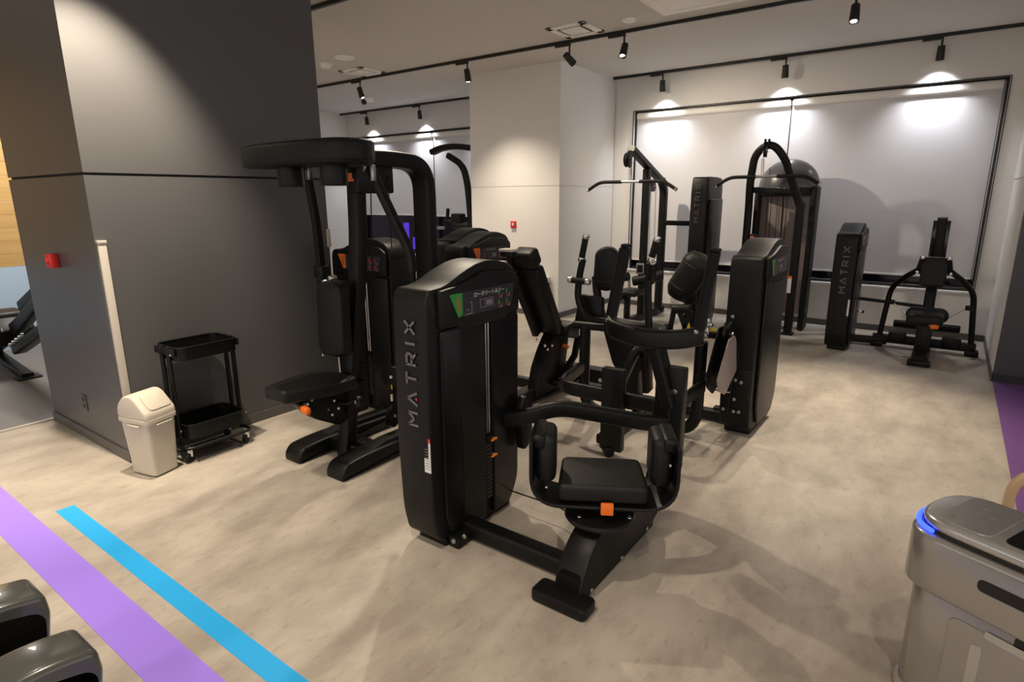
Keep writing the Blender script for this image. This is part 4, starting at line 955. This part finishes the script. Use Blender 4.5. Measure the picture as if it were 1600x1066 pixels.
pol = rpoly([(CX0-.0, CY0-.03), (CX1+.01, CY0-.03), (CX1+.01, CY1+.03), (CX0, CY1+.03)], .06, 6)
B().tube([V((x, y, .10)) for x, y in pol], .011, seg=10, closed=True).obj('base_ring', BLK, t)
for x in (CX0+.03, CX1-.02):
    for y in (CY0, CY1):
        f_ = B().cyl((x, y, .065), (x, y, .10), .013, 10).box((x, y, .06), (.035, .012, .045), rad(30), .005).obj('caster_fork', CASS, t)
        w_ = B().cyl((x-.012, y-.018, .033), (x+.010, y-.004, .033), .032, 20, .006).obj('caster_wheel', GRIP, f_)
# wire shelf lattice standing on the floor under the lower tray
t2 = thing('wire_rack', 'thin dark wire rack lying on the floor under the trolley', 'rack', (-3.98, 1.87, 0))
B().tube([V((x, y, .02)) for x, y in rpoly([(-4.1, 1.74), (-3.84, 1.74), (-3.84, 2.04), (-4.1, 2.04)], .02, 3)], .004, seg=6, closed=True).obj('rim', BASED, t2)
wb = B()
for k in range(26): wb.cyl((-4.1, 1.745+k*.0115, .02), (-3.84, 1.745+k*.0115, .02), .0018, 5)
wo = wb.obj('wire_grid', BASED, t2); wo['kind'] = 'stuff'
for x in (-4.09, -3.85):
    for y in (1.73, 2.03): B().cyl((x, y, 0), (x, y, .02), .004, 6).obj('foot', BASED, t2)

# ------------------------------------------------------------------ floor tapes
def strip(name, pts, m, label):
    q = [at(x, y, Z=0) for x, y in pts]
    o = B().prism([(p.x, p.y) for p in q], (0, 0, 0), (1, 0, 0), (0, 1, 0), (0, 0, 1), .0025).obj(name, m)
    return tag(o, label, 'tape')
y0, y1 = .672, .845
tag(B().box(((-7.4+2)/2+.0, .757, .0012), (5.2+2.2, .172, .0024)).obj('floor_tape', PURP), 'wide purple tape stripe on the floor at lower left', 'tape')
q = [at(87.5, 799.4, Z=0), at(115.6, 790, Z=0), at(484, 1066, Z=0), at(415.6, 1066, Z=0)]
yb0 = (q[0].y+q[3].y)/2; yb1 = (q[1].y+q[2].y)/2
tag(B().box(((-3.86+2)/2, (yb0+yb1)/2, .0012), (5.86, yb1-yb0, .0024)).obj('floor_tape', BLUE), 'narrow bright blue tape stripe on the floor right of the purple stripe', 'tape')

# ------------------------------------------------------------------ air purifier (lower right)
t = thing('air_purifier', 'silver air purifier with blue light ring at the lower right corner', 'air purifier', (.33, 2.25, 0))
pa = V((.906, -.423, 0)).normalized(); pbv = V((.423, .906, 0)).normalized(); PO = V((.055, 2.375, 0))
PL = .10
def plan(a0, a1, hb, r, n=7): return rpoly([(a0, -hb), (a1, -hb), (a1, hb), (a0, hb)], [r, .03, .03, r], n)
B().prism(plan(.035, .72, .145, .10), PO+bz*.03, pa, pbv, bz, .40, .01, 2).obj('body', SILVD, t)
B().prism(plan(.02, .74, .155, .11), PO, pa, pbv, bz, .035, .012, 2).obj('base', SILV, t)
B().prism(plan(.0, .72, .160, .13), PO+bz*.42, pa, pbv, bz, .205, .018, 3).obj('head_shell', SILVD, t)
B().prism(plan(.018, .72, .140, .13), PO+bz*.625, pa, pbv, bz, .022, .002, 1).obj('shadow_gap', GLOSSB, t)
tp = B().prism(plan(.025, .72, .158, .14), PO+bz*.642, pa, pbv, bz, .04, .018, 4).obj('top_cover', SILV, t)
ledp = [PO+pa*x+pbv*y+bz*.636 for x, y in plan(.010, .60, .150, .135, 10)]
ledp = [p for p in ledp if (p-PO).dot(pa) < .10 and (p-PO).dot(pbv) < .06]
nn = len(ledp)
led_sorted = sorted(ledp, key=lambda p: (p-PO).dot(pbv))
B().tube(led_sorted, .008, seg=8).obj('light_ring', LED, t)
B().prism(rpoly([(.09, -.13), (.24, -.13), (.24, .13), (.09, .13)], .04, 4), PO+bz*.682, pa, pbv, bz, .0015).obj('control_panel', SILV, tp)
mk = B()
for k in range(3):
    for j in range(4):
        if (k+j) % 3 != 2: mk.box(PO+pa*(.12+.035*k)+pbv*(-.08+.045*j)+bz*.6843, (.018, .008, .001), math.atan2(pa.y, pa.x))
mk.obj('button_marks', DIM, tp)
B().prism(rpoly([(.27, -.115), (.55, -.115), (.55, .115), (.27, .115)], .025, 4), PO+bz*.6822, pa, pbv, bz, .002).obj('outlet', GLOSSB, tp)
for k in range(4): B().box(PO+pa*(.32+.06*k)+bz*.686, (.006, .20, .006), math.atan2(pa.y, pa.x), .002).obj('outlet_slat', BASED, tp)
# side details
sd = -pbv
def onside(a, h, d=.0): return PO+pa*a-pbv*(.145+d)+bz*h
B().prism(rpoly([(0.185, .05), (0.635, .05), (0.635, .385), (0.185, .385)], .03, 4), PO-pbv*.146, pa, bz, -pbv, .004, .002, 1).obj('side_door', SILVD, t)
B().prism(rpoly([(0.285, .37), (0.445, .37), (0.445, .395), (0.285, .395)], .005, 2), PO-pbv*.1505, pa, bz, -pbv, .003).obj('door_latch', SILV, t)
B().prism(rpoly([(0.245, .52), (0.585, .52), (0.585, .56), (0.245, .56)], .018, 4), PO-pbv*.1605, pa, bz, -pbv, .002).obj('carry_recess', GLOSSB, t)
B().prism(rpoly([(0.355, .385), (0.385, .385), (0.385, .42), (0.355, .42)], .005, 2), PO-pbv*.1455, pa, bz, -pbv, .003).obj('lock_notch', GLOSSB, t)
B().prism(rpoly([(0.255, .05), (0.285, .05), (0.285, .33), (0.255, .33)], .012, 3), PO-pbv*.1505, pa, bz, -pbv, .002).obj('door_groove', SILV, t)
for h in (.60, .585): 
    c = PO+pa*.004+pbv*.03+bz*h; B().box(c, (.008, .012, .006), math.atan2(pa.y, pa.x), .002).obj('status_light', LEDG, t)

# ------------------------------------------------------------------ wooden chair (right edge)
t = thing('wooden_chair', 'light bentwood chair arm at the right edge behind the purifier', 'chair', (.75, 3.0, 0))
for y, dx in ((2.95, .0), (3.45, .18)):
    B().sweep(fil([(.33+dx, y, .0), (.335+dx, y, .63), (1.0+dx, y, .63), (1.03+dx, y, 0)], [.12, .12]), rrect(.035, .05, .012), (0, 1, 0)).obj('side_frame', WOODL, t)
B().box((.80, 3.2, .40), (.55, .46, .08), None, .03, 3).obj('seat', PMAT, t)
B().box((1.08, 3.2, .68), (.08, .46, .42), None, .03, 3).obj('backrest', PMAT, t)
B().box((.80, 3.2, .34), (.56, .52, .03), None, .008).obj('seat_frame', WOODL, t)

# ------------------------------------------------------------------ dark machine with two arms (lower left)
t = thing('exercise_machine', 'dark grey machine at the lower left corner showing two rounded glossy arms', 'gym machine', (-1.6, -.3, 0))
for q in ((70, 925), (152, 1010)):
    tip = at(*q, Z=.76); x = tip.x-.055; ye = tip.y+.005
    arm = B().prism(rpoly([(ye, .70), (ye-.005, .755), (ye-.10, .775), (ye-.9, .73), (ye-.9, .68), (ye-.12, .725), (ye-.03, .70), (ye-.04, .60), (ye-.14, .46), (ye-.10, .46), (ye-.02, .58)], [.01, .02, .06, .02, .02, .04, .02, .05, .01, .01, .06], 5), (x-.07, 0, 0), (0, 1, 0), (0, 0, 1), (1, 0, 0), .13, .016, 4).obj('arm', GREYG, t)
    B().prism(rpoly([(ye-.9, .69), (ye-.12, .735), (ye-.05, .70), (ye-.06, .60), (ye-.16, .46), (ye-.9, .40)], .03, 3), (x-.05, 0, 0), (0, 1, 0), (0, 0, 1), (1, 0, 0), .107, .004).obj('arm_side_panel', GREYP, arm)
    for k in range(3):
        B().box((x-.03+.03*k, ye-.5, .7635), (.006, .6, .004), Matrix.Rotation(-rad(-3.2), 3, 'X'), .0015).obj('top_rib', GREYG, arm)
B().box((-1.65, -.45, .20), (.9, 1.0, .40), None, .06, 3).obj('base_body', PANEL, t)
B().box((-1.65, -.75, .55), (.8, .2, .5), None, .05, 3).obj('rear_body', PANEL, t)

# ------------------------------------------------------------------ plate machine in next room
t = thing('plate_loaded_machine', 'black press machine on the grey floor of the next room, far left', 'gym machine', (-7.3, 1.5, 0))
YP = at(44, 590, Z=.012).y
qq = lambda x, y: at(x, y, Y=YP)
B().sweep([qq(-40, 520), qq(2, 558), qq(44, 588)], rrect(.06, .10, .01), (0, 1, 0)).obj('floor_leg', BLK, t)
B().sweep([qq(-40, 595), qq(44, 590)], rrect(.06, .07, .01), (0, 1, 0)).obj('base_tube', BLK, t)
B().box(qq(44, 590), (.16, .2, .025), None, .006).obj('foot_plate', BLK, t)
B().box(qq(8, 494)+V((0, 0, 0)), (.34, .3, .12), Matrix.Rotation(rad(0), 3, 'Y'), .05, 3).obj('seat_pad', PAD, t)
B().box(qq(18, 512), (.30, .3, .22), Matrix.Rotation(rad(35), 3, 'Y'), .03).obj('carriage', SHR, t)
bolts(t, [qq(20, 515)+V((0, -.16, 0)), qq(26, 523)+V((0, -.16, 0)), qq(38, 511)+V((0, -.16, 0))], (0, -1, 0), .02, CHR)
B().sweep([qq(-10, 545), qq(35, 505), qq(75, 455)], rrect(.12, .10, .02), (0, 1, 0)).obj('slide_rail', BLK, t)
B().sweep([qq(30, 545), qq(85, 505)], rrect(.10, .12, .02), (0, 1, 0)).obj('slide_rail', BLK, t)
B().sweep([qq(38, 478), qq(62, 455)], rrect(.10, .10, .02), (0, 1, 0)).obj('back_pad', PAD, t)
ck = B()
for k in range(5): ck.cyl(qq(38+k*5, 536-k*4)+V((0, -.1, 0)), qq(38+k*5, 536-k*4)+V((0, -.12, 0)), .018, 8)
co = ck.obj('chain', STEEL, t); co['kind'] = 'stuff'
